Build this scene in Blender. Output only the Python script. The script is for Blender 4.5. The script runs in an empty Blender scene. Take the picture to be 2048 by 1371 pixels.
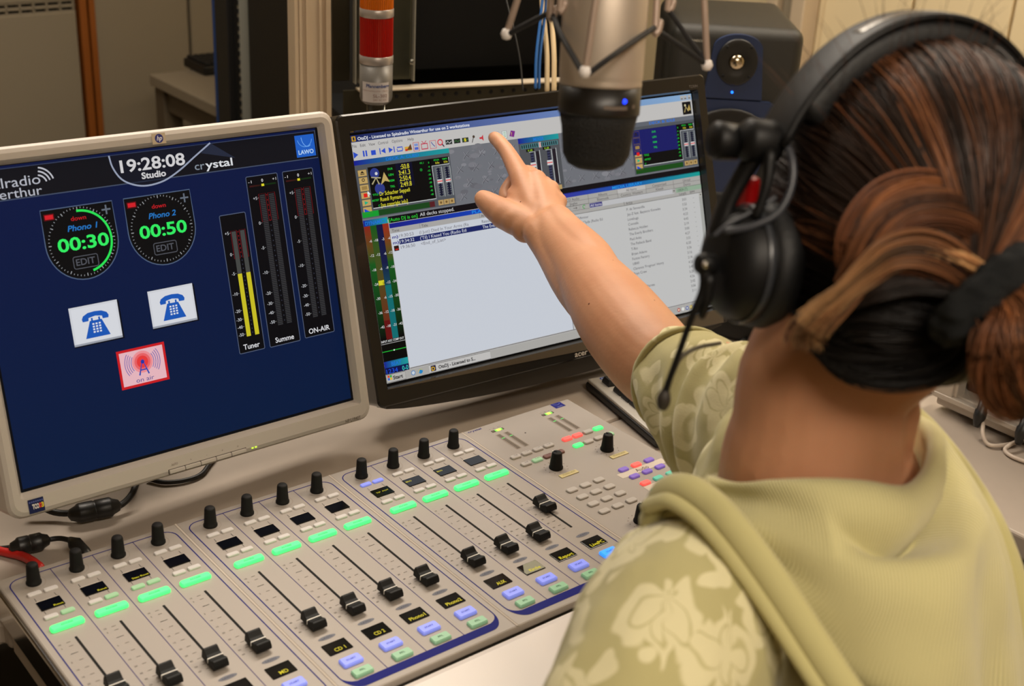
import bpy, bmesh, math, random
import numpy as np
from mathutils import Vector, Matrix, noise
from mathutils.bvhtree import BVHTree
random.seed(7); rng = np.random.default_rng(7)
sc = bpy.context.scene
COL = sc.collection

# ------------------------------------------------------------------ camera, world, lights, exposure
ZC = 0.79                                   # height of the console's top plate
C0 = Vector((-0.314, -1.0371, 1.4967))      # camera position, metres
FOC = 2653.64                               # focal length in pixels of the 2048 px wide frame
Rv = Vector((0.7829, -0.6202, 0.0494)).normalized()
Fv = Vector((0.5830, 0.7035, -0.4064)).normalized()
Uv = Rv.cross(Fv).normalized(); Rv = Fv.cross(Uv).normalized()
cam_d = bpy.data.cameras.new('camera'); cam = bpy.data.objects.new('camera', cam_d); COL.objects.link(cam)
cam.matrix_world = Matrix(((Rv.x, Uv.x, -Fv.x, C0.x), (Rv.y, Uv.y, -Fv.y, C0.y), (Rv.z, Uv.z, -Fv.z, C0.z), (0, 0, 0, 1)))
cam_d.sensor_width = 36.0; cam_d.lens = 36.0 * FOC / 2048.0; cam_d.clip_start = 0.05
cam_d.dof.use_dof = True; cam_d.dof.focus_distance = 1.42; cam_d.dof.aperture_fstop = 7.5
sc.camera = cam

w = bpy.data.worlds.new('world'); sc.world = w; w.use_nodes = True
w.node_tree.nodes['Background'].inputs[0].default_value = (1.0, 0.91, 0.80, 1)
w.node_tree.nodes['Background'].inputs[1].default_value = 0.085

def area_light(name, loc, target, sx, sy, power, color):
    d = bpy.data.lights.new(name, 'AREA'); d.shape = 'RECTANGLE'; d.size = sx; d.size_y = sy; d.energy = power; d.color = color
    o = bpy.data.objects.new(name, d); COL.objects.link(o); o.location = loc
    o.rotation_euler = (Vector(target) - Vector(loc)).to_track_quat('-Z', 'Y').to_euler()
    return o
area_light('main_lamp_light', (0.80, 0.80, 2.36), (0.80, 0.80, 0), 1.3, 0.35, 37, (1.0, 0.90, 0.78))
area_light('front_lamp_light', (-0.2, -1.65, 2.36), (-0.2, -1.65, 0), 1.2, 0.5, 33, (1.0, 0.88, 0.74))
area_light('right_wall_fill_light', (1.85, -0.1, 2.36), (1.85, -0.1, 0), 1.0, 0.4, 22, (1.0, 0.88, 0.72))  # unseen lamp added to brighten the right wall
sc.view_settings.view_transform = 'Standard'; sc.view_settings.look = 'None'
sc.view_settings.gamma = 1.0; sc.view_settings.exposure = 0.0; sc.view_settings.use_curve_mapping = False

# ------------------------------------------------------------------ helpers
def at(x, y, d):                            # a photograph pixel at depth d, as a point of the room
    return C0 + d * (Fv + Rv * ((x - 1024) / FOC) - Uv * ((y - 685.5) / FOC))
def onz(x, y, z):
    v = at(x, y, 1) - C0; return C0 + v * ((z - C0.z) / v.z)
def ony(x, y, Y):
    v = at(x, y, 1) - C0; return C0 + v * ((Y - C0.y) / v.y)
def lin(c):
    return tuple(((v / 255) / 12.92 if v / 255 <= 0.04045 else ((v / 255 + 0.055) / 1.055) ** 2.4) for v in c[:3])
_M = {}
def M(name, rgb=(128, 128, 128), rough=0.5, metal=0.0, emit=0.0, bump=0.0, bscale=200.0, spec=0.5, trans=0.0, var=0.0, vscale=20.0, aniso=0.0, coat=0.0):
    if name in _M: return _M[name]
    m = bpy.data.materials.new(name); m.use_nodes = True; nt = m.node_tree; b = nt.nodes['Principled BSDF']
    c = lin(rgb) + (1,)
    b.inputs['Base Color'].default_value = c; b.inputs['Roughness'].default_value = rough; b.inputs['Metallic'].default_value = metal
    b.inputs['Specular IOR Level'].default_value = spec; b.inputs['Transmission Weight'].default_value = trans
    b.inputs['Coat Weight'].default_value = coat
    if emit: b.inputs['Emission Color'].default_value = c; b.inputs['Emission Strength'].default_value = emit
    tc = nt.nodes.new('ShaderNodeTexCoord')
    if var:
        n = nt.nodes.new('ShaderNodeTexNoise'); n.inputs['Scale'].default_value = vscale; n.inputs['Detail'].default_value = 5
        nt.links.new(tc.outputs['Object'], n.inputs['Vector'])
        mx = nt.nodes.new('ShaderNodeMix'); mx.data_type = 'RGBA'
        mx.inputs[6].default_value = tuple(v * (1 - var) for v in c[:3]) + (1,); mx.inputs[7].default_value = tuple(min(1, v * (1 + var)) for v in c[:3]) + (1,)
        nt.links.new(n.outputs['Fac'], mx.inputs[0]); nt.links.new(mx.outputs[2], b.inputs['Base Color'])
    if bump:
        n2 = nt.nodes.new('ShaderNodeTexNoise'); n2.inputs['Scale'].default_value = bscale; n2.inputs['Detail'].default_value = 3
        nt.links.new(tc.outputs['Object'], n2.inputs['Vector'])
        bp = nt.nodes.new('ShaderNodeBump'); bp.inputs['Strength'].default_value = bump; bp.inputs['Distance'].default_value = 0.002
        nt.links.new(n2.outputs['Fac'], bp.inputs['Height']); nt.links.new(bp.outputs['Normal'], b.inputs['Normal'])
    _M[name] = m; return m
def attr_mat(name, emit, rough, spec=0.5):
    if name in _M: return _M[name]
    m = bpy.data.materials.new(name); m.use_nodes = True; nt = m.node_tree; b = nt.nodes['Principled BSDF']
    a = nt.nodes.new('ShaderNodeVertexColor'); a.layer_name = 'Col'
    b.inputs['Roughness'].default_value = rough; b.inputs['Specular IOR Level'].default_value = spec
    if emit:
        b.inputs['Base Color'].default_value = (0.004, 0.004, 0.005, 1); nt.links.new(a.outputs['Color'], b.inputs['Emission Color']); b.inputs['Emission Strength'].default_value = emit
    else: nt.links.new(a.outputs['Color'], b.inputs['Base Color'])
    _M[name] = m; return m

def mesh_obj(name, verts, faces, mats, parent=None, origin=None, smooth=False, mi=None, autosmooth=None):
    me = bpy.data.meshes.new(name)
    if origin is not None: verts = [Vector(v) - Vector(origin) for v in verts]
    me.from_pydata([tuple(v) for v in verts], [], faces)
    if not isinstance(mats, (list, tuple)): mats = [mats]
    for m in mats: me.materials.append(m)
    if mi is not None: me.polygons.foreach_set('material_index', mi)
    if smooth is True: me.polygons.foreach_set('use_smooth', [True] * len(me.polygons))
    elif isinstance(smooth, list): me.polygons.foreach_set('use_smooth', smooth)
    me.update()
    o = bpy.data.objects.new(name, me); COL.objects.link(o)
    if parent is not None: o.parent = parent
    if origin is not None and parent is None: o.location = origin
    return o
def tag(o, label=None, category=None, group=None, kind=None):
    for k, v in (('label', label), ('category', category), ('group', group), ('kind', kind)):
        if v: o[k] = v
    return o
def empty(name, loc=(0, 0, 0), rot=(0, 0, 0), **kw):
    o = bpy.data.objects.new(name, None); COL.objects.link(o); o.location = loc; o.rotation_euler = rot; o.empty_display_size = 0.05
    return tag(o, **kw)

_BC = {}
def bevel_box(sx, sy, sz, bev, seg=2):
    k = (round(sx, 5), round(sy, 5), round(sz, 5), round(bev, 5), seg)
    if k in _BC: return _BC[k]
    bm = bmesh.new(); bmesh.ops.create_cube(bm, size=1)
    for v in bm.verts: v.co = Vector((v.co.x * sx, v.co.y * sy, v.co.z * sz))
    if bev > 0: bmesh.ops.bevel(bm, geom=list(bm.edges), offset=bev, segments=seg, profile=0.5, affect='EDGES')
    bm.verts.index_update()
    r = ([v.co.copy() for v in bm.verts], [[v.index for v in f.verts] for f in bm.faces]); bm.free()
    _BC[k] = r; return r

class MB:
    """Collects shapes and links them as ONE mesh object."""
    def __init__(s): s.v = []; s.f = []; s.m = []; s.s = []
    def add(s, v, f, mi=0, smooth=False, xf=None):
        n = len(s.v)
        s.v += [(xf @ Vector(p)) if xf is not None else Vector(p) for p in v]
        s.f += [[i + n for i in q] for q in f]; s.m += [mi] * len(f); s.s += [smooth] * len(f)
        return s
    def box(s, c, size, bev=0.0, mi=0, rot=None, seg=2, smooth=False):
        v, f = bevel_box(*size, bev, seg)
        xf = Matrix.Translation(Vector(c)) @ (rot if rot is not None else Matrix())
        return s.add(v, f, mi, smooth, xf)
    def lathe(s, prof, n=24, xf=None, mi=0, smooth=True, cap=True, sq=1.0):
        v = []; f = []
        for r, z in prof:
            for k in range(n):
                a = 2 * math.pi * k / n; v.append((r * math.cos(a), r * sq * math.sin(a), z))
        for i in range(len(prof) - 1):
            for k in range(n): f.append([i * n + k, i * n + (k + 1) % n, (i + 1) * n + (k + 1) % n, (i + 1) * n + k])
        if cap:
            if prof[0][0] > 1e-6: f.append([k for k in range(n)][::-1])
            if prof[-1][0] > 1e-6: f.append([(len(prof) - 1) * n + k for k in range(n)])
        return s.add(v, f, mi, smooth, xf)
    def tube(s, pts, rad, n=8, mi=0, sub=4, spline=True, cap=True, sq=1.0, ref=None):
        v, f = tube_geo(pts, rad, n, sub if spline else 1, cap, sq, ref)
        return s.add(v, f, mi, True)
    def prism(s, poly, z0, z1, mi=0, smooth=False, xf=None):
        n = len(poly); v = [(x, y, z0) for x, y in poly] + [(x, y, z1) for x, y in poly]
        f = [[i, (i + 1) % n, n + (i + 1) % n, n + i] for i in range(n)] + [list(range(n))[::-1], list(range(n, 2 * n))]
        return s.add(v, f, mi, smooth, xf)
    def build(s, name, mats, parent=None, origin=None, smooth=None):
        return mesh_obj(name, s.v, s.f, mats, parent, origin, s.s if smooth is None else smooth, s.m)

def catmull(P, sub):
    P = [np.array(p, float) for p in P]; out = []
    Q = [2 * P[0] - P[1]] + P + [2 * P[-1] - P[-2]]
    for i in range(1, len(Q) - 2):
        a, b, c, d = Q[i - 1], Q[i], Q[i + 1], Q[i + 2]
        for k in range(sub):
            t = k / sub
            out.append(0.5 * ((2 * b) + (c - a) * t + (2 * a - 5 * b + 4 * c - d) * t * t + (3 * b - a - 3 * c + d) * t ** 3))
    out.append(P[-1]); return out
def tube_geo(pts, rad, n=8, sub=4, cap=True, sq=1.0, ref=None):
    if not isinstance(rad, (list, tuple)): rad = [rad] * len(pts)
    if sub > 1 and len(pts) > 2:
        q = catmull([tuple(p) + (r,) for p, r in zip(pts, rad)], sub)
        P = [Vector(a[:3]) for a in q]; R = [max(1e-5, a[3]) for a in q]
    else: P = [Vector(p) for p in pts]; R = list(rad)
    v = []; f = []; up = Vector(ref) if ref is not None else None
    N = len(P)
    if cap:  # rounded ends
        d0 = (P[0] - P[1]).normalized(); d1 = (P[-1] - P[-2]).normalized()
        P = [P[0] + d0 * R[0] * 0.98, P[0] + d0 * R[0] * 0.7] + P + [P[-1] + d1 * R[-1] * 0.7, P[-1] + d1 * R[-1] * 0.98]
        R = [R[0] * 0.2, R[0] * 0.72] + R + [R[-1] * 0.72, R[-1] * 0.2]; N += 4
    prev = None
    for i in range(N):
        t = (P[min(i + 1, N - 1)] - P[max(i - 1, 0)]).normalized()
        if prev is None:
            a = up if up is not None else (Vector((0, 0, 1)) if abs(t.z) < 0.9 else Vector((1, 0, 0)))
            x = (a - t * a.dot(t)).normalized()
        else: x = (prev - t * prev.dot(t)).normalized()
        prev = x; y = t.cross(x)
        for k in range(n):
            a = 2 * math.pi * k / n; v.append(P[i] + x * (R[i] * math.cos(a)) + y * (R[i] * sq * math.sin(a)))
    for i in range(N - 1):
        for k in range(n): f.append([i * n + k, i * n + (k + 1) % n, (i + 1) * n + (k + 1) % n, (i + 1) * n + k])
    f.append(list(range(n))[::-1]); f.append([(N - 1) * n + k for k in range(n)])
    return v, f

_TC = {}
def text_geo(s, bold=0.0):
    k = (s, bold)
    if k in _TC: return _TC[k]
    cu = bpy.data.curves.new('t', 'FONT'); cu.body = s; cu.size = 1.0; cu.offset = bold; cu.resolution_u = 3; cu.fill_mode = 'FRONT'
    o = bpy.data.objects.new('t', cu); COL.objects.link(o)
    me = bpy.data.meshes.new_from_object(o, depsgraph=None)
    v = [(p.co.x, p.co.y) for p in me.vertices]; f = [list(p.vertices) for p in me.polygons]
    bpy.data.objects.remove(o); bpy.data.curves.remove(cu); bpy.data.meshes.remove(me)
    _TC[k] = (v, f); return v, f
class Canvas:
    """Flat print or screen picture: coloured shapes in a plane, millimetres."""
    def __init__(s, L=0.04): s.v = []; s.f = []; s.c = []; s.L = L
    def poly(s, pts, col, l=1):
        n = len(s.v); s.v += [(x, y, l * s.L) for x, y in pts]; s.f.append(list(range(n, n + len(pts)))); s.c += [lin(col)] * len(pts)
    def rect(s, x0, y0, x1, y1, col, l=1):
        s.poly([(x0, y0), (x1, y0), (x1, y1), (x0, y1)] if (x1 - x0) * (y1 - y0) > 0 else [(x0, y0), (x0, y1), (x1, y1), (x1, y0)], col, l)
    def grad(s, x0, y0, x1, y1, ca, cb, l=1):      # left to right blend
        s.rect(x0, y0, x1, y1, ca, l); a, b = lin(ca), lin(cb)
        for i in range(-4, 0): s.c[i] = a if abs(s.v[i][0] - x0) < 1e-6 else b
    def vgrad(s, x0, y0, x1, y1, ca, cb, l=1):     # y0 to y1 blend
        s.rect(x0, y0, x1, y1, ca, l); a, b = lin(ca), lin(cb)
        for i in range(-4, 0): s.c[i] = a if abs(s.v[i][1] - y0) < 1e-6 else b
    def line(s, pts, w_, col, l=1, closed=False):
        P = [Vector(p) for p in pts]; n = len(P); L = []; R = []
        for i in range(n):
            a = P[(i - 1) % n] if closed or i > 0 else P[i]; b = P[(i + 1) % n] if closed or i < n - 1 else P[i]
            t = (b - a).normalized(); nn = Vector((-t.y, t.x)) * w_ / 2; L.append(P[i] + nn); R.append(P[i] - nn)
        for i in range(n if closed else n - 1):
            j = (i + 1) % n; s.poly([tuple(R[i]), tuple(R[j]), tuple(L[j]), tuple(L[i])], col, l)
    def frame(s, x0, y0, x1, y1, w_, col, l=1, r=0):
        s.line(rrect(x0, y0, x1, y1, r), w_, col, l, True)
    def arc(s, cx, cy, r, a0, a1, w_, col, l=1, n=24, ry=None):
        ry = ry or r
        s.line([(cx + r * math.cos(math.radians(a0 + (a1 - a0) * i / n)), cy + ry * math.sin(math.radians(a0 + (a1 - a0) * i / n))) for i in range(n + 1)], w_, col, l)
    def disc(s, cx, cy, r, col, l=1, n=20, ry=None):
        ry = ry or r; s.poly([(cx + r * math.cos(2 * math.pi * i / n), cy + ry * math.sin(2 * math.pi * i / n)) for i in range(n)], col, l)
    def text(s, t, x, y, h, col, l=3, w_=None, bold=0.0, align='l', shear=0.0, rot=0.0):
        v, f = text_geo(t, bold)
        if not v: return
        x0 = min(p[0] for p in v); x1 = max(p[0] for p in v); k = h / 0.72; kx = k if w_ is None else w_ / max(1e-6, x1 - x0)
        wd = (x1 - x0) * kx; ox = {'l': 0, 'c': -wd / 2, 'r': -wd}[align]; n = len(s.v); cr, sr = math.cos(rot), math.sin(rot)
        for p in v:
            a = ox + (p[0] - x0) * kx + shear * p[1] * k; b = p[1] * k
            s.v.append((x + a * cr - b * sr, y + a * sr + b * cr, l * s.L))
        s.f += [[i + n for i in q] for q in f]; s.c += [lin(col)] * len(v)
    def build(s, name, mat, parent, z=0.0, loc=None):
        o = mesh_obj(name, [(x / 1000, y / 1000, zz / 1000 + z) for x, y, zz in s.v], s.f, mat, parent)
        a = o.data.color_attributes.new('Col', 'FLOAT_COLOR', 'POINT')
        a.data.foreach_set('color', np.array([tuple(c) + (1,) for c in s.c], dtype=np.float32).ravel())
        if loc is not None: o.location = loc
        return o
def rrect(x0, y0, x1, y1, r, n=5):
    if r <= 0: return [(x0, y0), (x1, y0), (x1, y1), (x0, y1)]
    out = []
    for cx, cy, a in ((x1 - r, y0 + r, -90), (x1 - r, y1 - r, 0), (x0 + r, y1 - r, 90), (x0 + r, y0 + r, 180)):
        for i in range(n + 1):
            t = math.radians(a + 90 * i / n); out.append((cx + r * math.cos(t), cy + r * math.sin(t)))
    return out
def evaluated(o, name, smooth=True):
    dg = bpy.context.evaluated_depsgraph_get(); me = bpy.data.meshes.new_from_object(o.evaluated_get(dg)); me.name = name
    old = o.data; o.modifiers.clear(); o.data = me; bpy.data.meshes.remove(old)
    if smooth: me.polygons.foreach_set('use_smooth', [True] * len(me.polygons))
    return o

PRINT = attr_mat('flat_print', 0, 0.6, 0.15); SCREEN = attr_mat('screen_light', 1.0, 0.4, 0.08)

# ------------------------------------------------------------------ room shell
M('wall_paint', (150, 134, 104), 0.85, bump=0.12, bscale=600); M('wall_panel', (146, 134, 112), 0.8, bump=0.1, bscale=500)
M('right_wall', (226, 206, 164), 0.85, bump=0.15, bscale=300); M('wood', (150, 84, 28), 0.45, var=0.25, vscale=9)
M('carpet', (46, 42, 38), 0.95, bump=0.6, bscale=900, var=0.2, vscale=300); M('ceiling_paint', (215, 210, 198), 0.9)
M('black_plastic', (20, 19, 18), 0.42, bump=0.05, bscale=1500); M('black_matte', (16, 15, 14), 0.7); M('dark_gap', (6, 6, 6), 0.9)
M('steel', (150, 150, 140), 0.32, metal=1.0, var=0.2, vscale=30); M('chrome', (215, 212, 205), 0.15, metal=1.0)
M('galvanised', (92, 92, 78), 0.38, metal=0.9, var=0.35, vscale=14); M('aluminium_beige', (196, 176, 148), 0.5)
def shell(name, x0, x1, y0, y1, z0, z1, mat):
    return tag(MB().box(((x0 + x1) / 2, (y0 + y1) / 2, (z0 + z1) / 2), (x1 - x0, y1 - y0, z1 - z0)).build(name, M(mat)), kind='structure')
XL, XR, YF, YB, ZH = -2.2, 2.45, -2.4, 2.35, 2.5
shell('floor', XL - .1, XR + .1, YF - .1, YB + .1, -0.08, 0, 'carpet')
shell('ceiling', XL - .1, XR + .1, YF - .1, YB + .1, ZH, ZH + .08, 'ceiling_paint')
wb = shell('wall_back', XL - .1, XR + .1, YB, YB + .1, 0, ZH, 'wall_paint')
shell('wall_left', XL - .1, XL, YF, YB, 0, ZH, 'wall_paint')
wr = shell('wall_right', XR, XR + .1, YF, YB, 0, ZH, 'right_wall')
shell('wall_front', XL - .1, XR + .1, YF - .1, YF, 0, ZH, 'wall_paint')
# partition panels of the back wall, each a sheet with a dark joint
def xb(px, py=120): return ony(px, py, YB - 0.02).x
jx = [xb(188), xb(382), xb(382) + 1.0, XR]
for i in range(3):
    MB().box(((jx[i] + jx[i + 1]) / 2, YB - 0.012, 1.25), (jx[i + 1] - jx[i] - 0.008, 0.02, 2.48), 0.003).build('panel', M('wall_panel'), wb)
# two vertical wooden posts with a dark groove, beside the vented panel
a0, a1, a2, a3 = xb(157), xb(172), xb(176), xb(188)
tag(MB().box(((a0 + a1) / 2, YB - 0.03, 1.25), (a1 - a0, 0.05, 2.5), 0.003).build('trim_1', M('wood')), kind='structure')
tag(MB().box(((a2 + a3) / 2, YB - 0.03, 1.25), (a3 - a2, 0.05, 2.5), 0.003).build('trim_2', M('wood')), kind='structure')
# vented cover panel left of the posts
vc = empty('vented_cover_panel', ((a0 - 0.5), YB - 0.03, 0), label='beige wall cover panel with a row of vent slots beside the wooden posts', category='wall panel')
vt, vb = ony(80, 3, YB - .05).z, ony(80, 27, YB - .05).z
MB().box((0.245, -0.01, vb / 2), (0.49, 0.03, vb), 0.003).build('panel', M('wall_panel'), vc)
g = MB().box((0.245, -0.004, (vt + vb) / 2), (0.49, 0.012, vt - vb + 0.004), 0, 1)
for i in range(16):
    g.box((0.486 - 0.0335 * (i + 0.0), -0.016, (vt + vb) / 2), (0.005, 0.014, vt - vb), 0.001, 0)
for z in (vt, (vt + vb) / 2, vb): g.box((0.245, -0.016, z), (0.49, 0.014, 0.007), 0.001, 0)
g.build('vent_grille', [M('wall_panel'), M('dark_gap')], vc)
MB().box((0.245, -0.01, vt + 0.3), (0.49, 0.03, 0.6), 0.003).build('panel', M('wall_panel'), vc)
# pilasters and cover strips on the right wall
def yr(px, py=60):
    v = at(px, py, 1) - C0; return (C0 + v * ((XR - 0.03 - C0.x) / v.x)).y
ys_ = [yr(1535), yr(1562), yr(1590), yr(1622)]
tag(MB().box((XR - .03, (ys_[0] + ys_[1]) / 2, 1.25), (.05, abs(ys_[1] - ys_[0]) - .01, 2.5), .004).build('trim_3', M('aluminium_beige')), kind='structure')
tag(MB().box((XR - .02, (ys_[1] + ys_[2]) / 2, 1.25), (.03, abs(ys_[2] - ys_[1]), 2.5), .004).build('trim_4', M('wall_panel')), kind='structure')
tag(MB().box((XR - .035, (ys_[2] + ys_[3]) / 2, 1.25), (.06, abs(ys_[3] - ys_[2]) - .008, 2.5), .004).build('trim_5', M('aluminium_beige')), kind='structure')
for i in range(7):
    y1 = ys_[3] - 0.02 - i * 0.26
    MB().box((XR - .008, y1 - 0.128, 1.25), (.014, .252, 2.5), .002).build('panel', M('right_wall'), wr)

# ceiling lamp housings that carry the area lights, the right one added
for (x, y, sx, sy, nm) in ((0.8, 0.8, 1.3, .35, 'long white ceiling lamp above the equipment rack'), (-0.2, -1.65, 1.2, .5, 'white ceiling lamp behind the seated person'), (1.85, -0.1, 1.0, .4, 'white ceiling lamp added out of view to brighten the right wall')):
    t = empty('ceiling_lamp', (x, y, ZH), label=nm, category='lamp')
    MB().box((0, 0, -.04), (sx + .06, sy + .06, .08), .006).build('housing', M('lamp_white', (230, 230, 225), .5), t)
    MB().box((0, 0, -.0845), (sx, sy, .008), .002).build('diffuser', M('lamp_diffuser', (255, 226, 185), .6, emit=2.0), t)

# ------------------------------------------------------------------ desk
DZ = 0.755
M('laminate', (160, 148, 136), 0.42, bump=0.02, bscale=900, var=0.03, vscale=60); M('desk_edge', (196, 184, 172), 0.4)
desk = empty('studio_desk', (0.5, 0, 0), label='light grey laminate studio desk under the console and the two monitors', category='desk')
def slab(mb, poly, z0, z1, bev=0.006):
    bm = bmesh.new(); vs = [bm.verts.new((x - 0.5, y, z1)) for x, y in poly]; f = bm.faces.new(vs)
    r = bmesh.ops.extrude_face_region(bm, geom=[f])
    for v in [e for e in r['geom'] if isinstance(e, bmesh.types.BMVert)]: v.co.z = z0
    bmesh.ops.recalc_face_normals(bm, faces=bm.faces)
    bmesh.ops.bevel(bm, geom=list(bm.edges), offset=bev, segments=3, profile=.5, affect='EDGES'); bm.verts.index_update()
    mb.add([v.co.copy() for v in bm.verts], [[v.index for v in q.verts] for q in bm.faces], 0, False); bm.free()
m = MB(); slab(m, [(-0.9, 0.012), (-0.028, 0.012), (-0.028, 0.0), (0.70, 0.0), (1.75, 0.0), (1.75, 0.98), (-0.9, 0.98)], DZ - .03, DZ - .0008)
m.build('worktop', M('laminate'), desk)
m = MB(); slab(m, [(-0.026, -0.302), (0.665, -0.302), (0.665, -0.0015), (-0.026, -0.0015)], DZ - .03, DZ - .0012, .004)
m.build('front_leaf', M('desk_edge'), desk)
m = MB(); slab(m, [(-0.026, -0.40), (0.690, -0.40), (0.690, -0.3012), (-0.026, -0.3012)], DZ - .03, ZC - .0015, .012)
m.build('arm_rest', M('rest_white', (222, 214, 208), .35), desk)
m = MB(); slab(m, [(0.6675, -0.302), (0.9, -0.302), (0.905, -0.478), (1.75, -0.478), (1.75, -0.0015), (0.6675, -0.0015)], DZ - .03, DZ - .0010, .004); m.build('side_leaf', M('laminate'), desk)
m = MB(); slab(m, [(0.862, -0.481), (1.75, -0.481), (1.75, -1.3), (1.25, -1.3), (0.80, -0.60)], DZ - .03, DZ - .0010, .004); m.build('return_leaf', M('laminate'), desk)
for (x, y) in ((-0.8, 0.08), (-0.8, 0.9), (1.68, 0.9), (1.68, -1.2), (0.0, -0.33), (0.7, -0.36)):
    MB().box((x - .5, y, (DZ - .03) / 2), (.05, .05, DZ - .03), .004).build('leg', M('leg_grey', (110, 108, 105), .5, metal=.3), desk)

# ------------------------------------------------------------------ mixing console
M('console_skin', (158, 150, 142), 0.5, metal=0.1, bump=0.03, bscale=2500); M('console_side', (150, 145, 138), 0.25, metal=0.8)
M('knob_black', (17, 16, 16), 0.65, spec=.3); M('cap_black', (12, 12, 12), 0.55, spec=.3)
con = empty('mixing_console', (0, 0, ZC), label='silver broadcast mixing console with blue outlines, twelve faders and lit buttons', category='mixing console')
X0, X1, Y0, Y1 = -0.028, 0.655, -0.300, 0.022
b = MB()
b.box(((X0 + X1) / 2, (Y0 + Y1) / 2, -.004), (X1 - X0, Y1 - Y0, .008), .0018)
b.build('top_plate', M('console_skin'), con)
MB().box(((X0 + X1) / 2, (Y0 + Y1) / 2, -.0210), (X1 - X0 - .006, Y1 - Y0 - .01, .026), .003).build('case', M('console_side'), con)
side = MB().box((X0 - .001, (Y0 + Y1) / 2, -.018), (.005, Y1 - Y0, .031), .002)
side.build('side_rail', M('chrome_side', (190, 186, 178), .2, metal=1.0), con)

def cx_(i): return (i - 1) * 40.0 + ((i - 1) // 4) * 14.47       # channel centre, mm
BLUE = (14, 20, 112)
pr = Canvas(0.03)
for md in range(3):
    x0 = cx_(4 * md + 1) - 20.3; x1 = cx_(4 * md + 4) + 20.3
    pr.frame(x0, -283.5, x1, 13.5, 1.1, BLUE, 1, 12)
    # thick blue crescent along the bottom edge
    outer = rrect(x0 - .5, -292.5, x1 + .5, -262, 18, 8); inner = rrect(x0 + .5, -283.6, x1 - .5, -262, 12, 8)
    n = 9
    for seg in (range(n - 1, -1, -1),): pass
    def corner(cx, cy, r, a0, a1, ry=None): return [(cx + r * math.cos(math.radians(a0 + (a1 - a0) * i / 10)), cy + (ry or r) * math.sin(math.radians(a0 + (a1 - a0) * i / 10))) for i in range(11)]
    O = corner(x0 + 15, -271, 15.5, 180, 270, 21.5) + corner(x1 - 15, -271, 15.5, 270, 360, 21.5)
    I = corner(x0 + 14, -271, 13.6, 180, 270, 12.2) + corner(x1 - 14, -271, 13.6, 270, 360, 12.2)
    for i in range(len(O) - 1): pr.poly([O[i], O[i + 1], I[i + 1], I[i]], BLUE, 2)
    for c in range(3):
        x = cx_(4 * md + 1 + c) + 20; pr.line([(x, -283), (x, 13.5)], 0.7, (62, 52, 112), 1)
    if md < 3:
        x = x1 + 6.9
        for dx in (-1.2, 1.2): pr.line([(x + dx, -299), (x + dx, 21)], 0.35, (128, 116, 106), 1)
        pr.line([(x, -299), (x, 21)], 1.9, (186, 176, 164), 1)
NAMES = {1: '', 2: '', 3: '', 4: 'MD', 5: 'CD 1', 6: 'CD 2', 7: 'Phono1', 8: 'Phono2', 9: 'AUX', 10: 'Kirche', 11: 'Report', 12: 'LivePC'}
TOPT = {1: 'Rout', 2: 'Rout', 3: 'Stau Rout', 9: 'TIP  POT', 10: 'BBOO', 11: 'BBOO'}
INK = (34, 30, 28)
for i in range(1, 13):
    x = cx_(i)
    pr.arc(x, 0, 10.2, -160, 160, 0.35, (150, 138, 126), 2, 20)
    for (px, py, sx, sy) in ((-8.6, -24.5, 1, 1), (9.2, -24.5, -1, 1), (-8.6, -52, 1, -1), (9.2, -52, -1, -1)):
        pr.line([(x + px, py), (x + px, py - 5 * sy), (x + px - 1.8 * sx, py - 6 * sy)], 0.4, INK, 2)
    pr.rect(x - 10.6, -31.2, x + 11.4, -30.5, (214, 204, 192), 2)
    for k, yy in enumerate((-101, -107, -118, -129, -141, -152, -163, -174, -183, -192, -199)):
        mk = 1.7 if k != 2 else 3.5
        pr.rect(x - 7 - mk * 1.6, yy - .28, x - 6, yy + .28, INK if k == 2 else (92, 82, 76), 2)
        if k != 2: pr.text(('10', '5', '', '5', '10', '15', '20', '30', '40', '50', '60')[k], x - 16.5, yy - 1, 2.0, (70, 60, 54), 2)
    pr.disc(x, -218.6, 8.6, (112, 114, 124), 2, 24, 2.6); pr.text('LAWO', x, -219.7, 2.2, (62, 62, 74), 3, 10, align='c')
# central section
CX = {0: 511.4, 1: 527.0, 2: 543.0, 3: 558.6}
pr.text('crystal', 501.5, 15.5, 3.6, BLUE, 2, 19, .012, shear=.15)
pr.rect(626, 8.5, 641, 23.5 - 3.2, (30, 34, 120), 2); pr.arc(634, 20.5, 5, 190, 340, .5, (120, 130, 200), 3); pr.text('LAWO', 633.5, 10, 1.8, (150, 160, 215), 3, 8, align='c')
pr.disc(556.6, -19, 1.0, (30, 28, 26), 2)
for mx0 in (525.3, 601.2):
    pr.text('-1  0  +1', mx0 + 8, 8.6, 1.6, (90, 80, 70), 2, 18, align='c')
    for col in (0, 11.2):
        for k in range(22):
            g_ = k == 5
            pr.rect(mx0 + col + .3, -6 - k * 1.72 - 1.1, mx0 + col + 4.6, -6 - k * 1.72, (70, 235, 110) if g_ else (84, 76, 66), 3)
        pr.rect(mx0 + col - 1.3, -44.4, mx0 + col + 5.8, -5, (146, 136, 126), 2)
for (x, y) in ((608.8, -99.9), (533.9, -100.2), (535.1, -232.5)):
    for k in range(11):
        a = math.radians(-135 + 27 * k + 90 - 0); pr.disc(x + 13 * math.cos(math.radians(225 - 27 * k)), y + 13 * math.sin(math.radians(225 - 27 * k)), .6, (96, 84, 74), 2, 8)
pr.rect(579, -158.3, 646, -148.5, (206, 196, 184), 2); pr.text('Audio', 611.5, -156.4, 6.0, (48, 40, 38), 3, 18, align='c')
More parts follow.
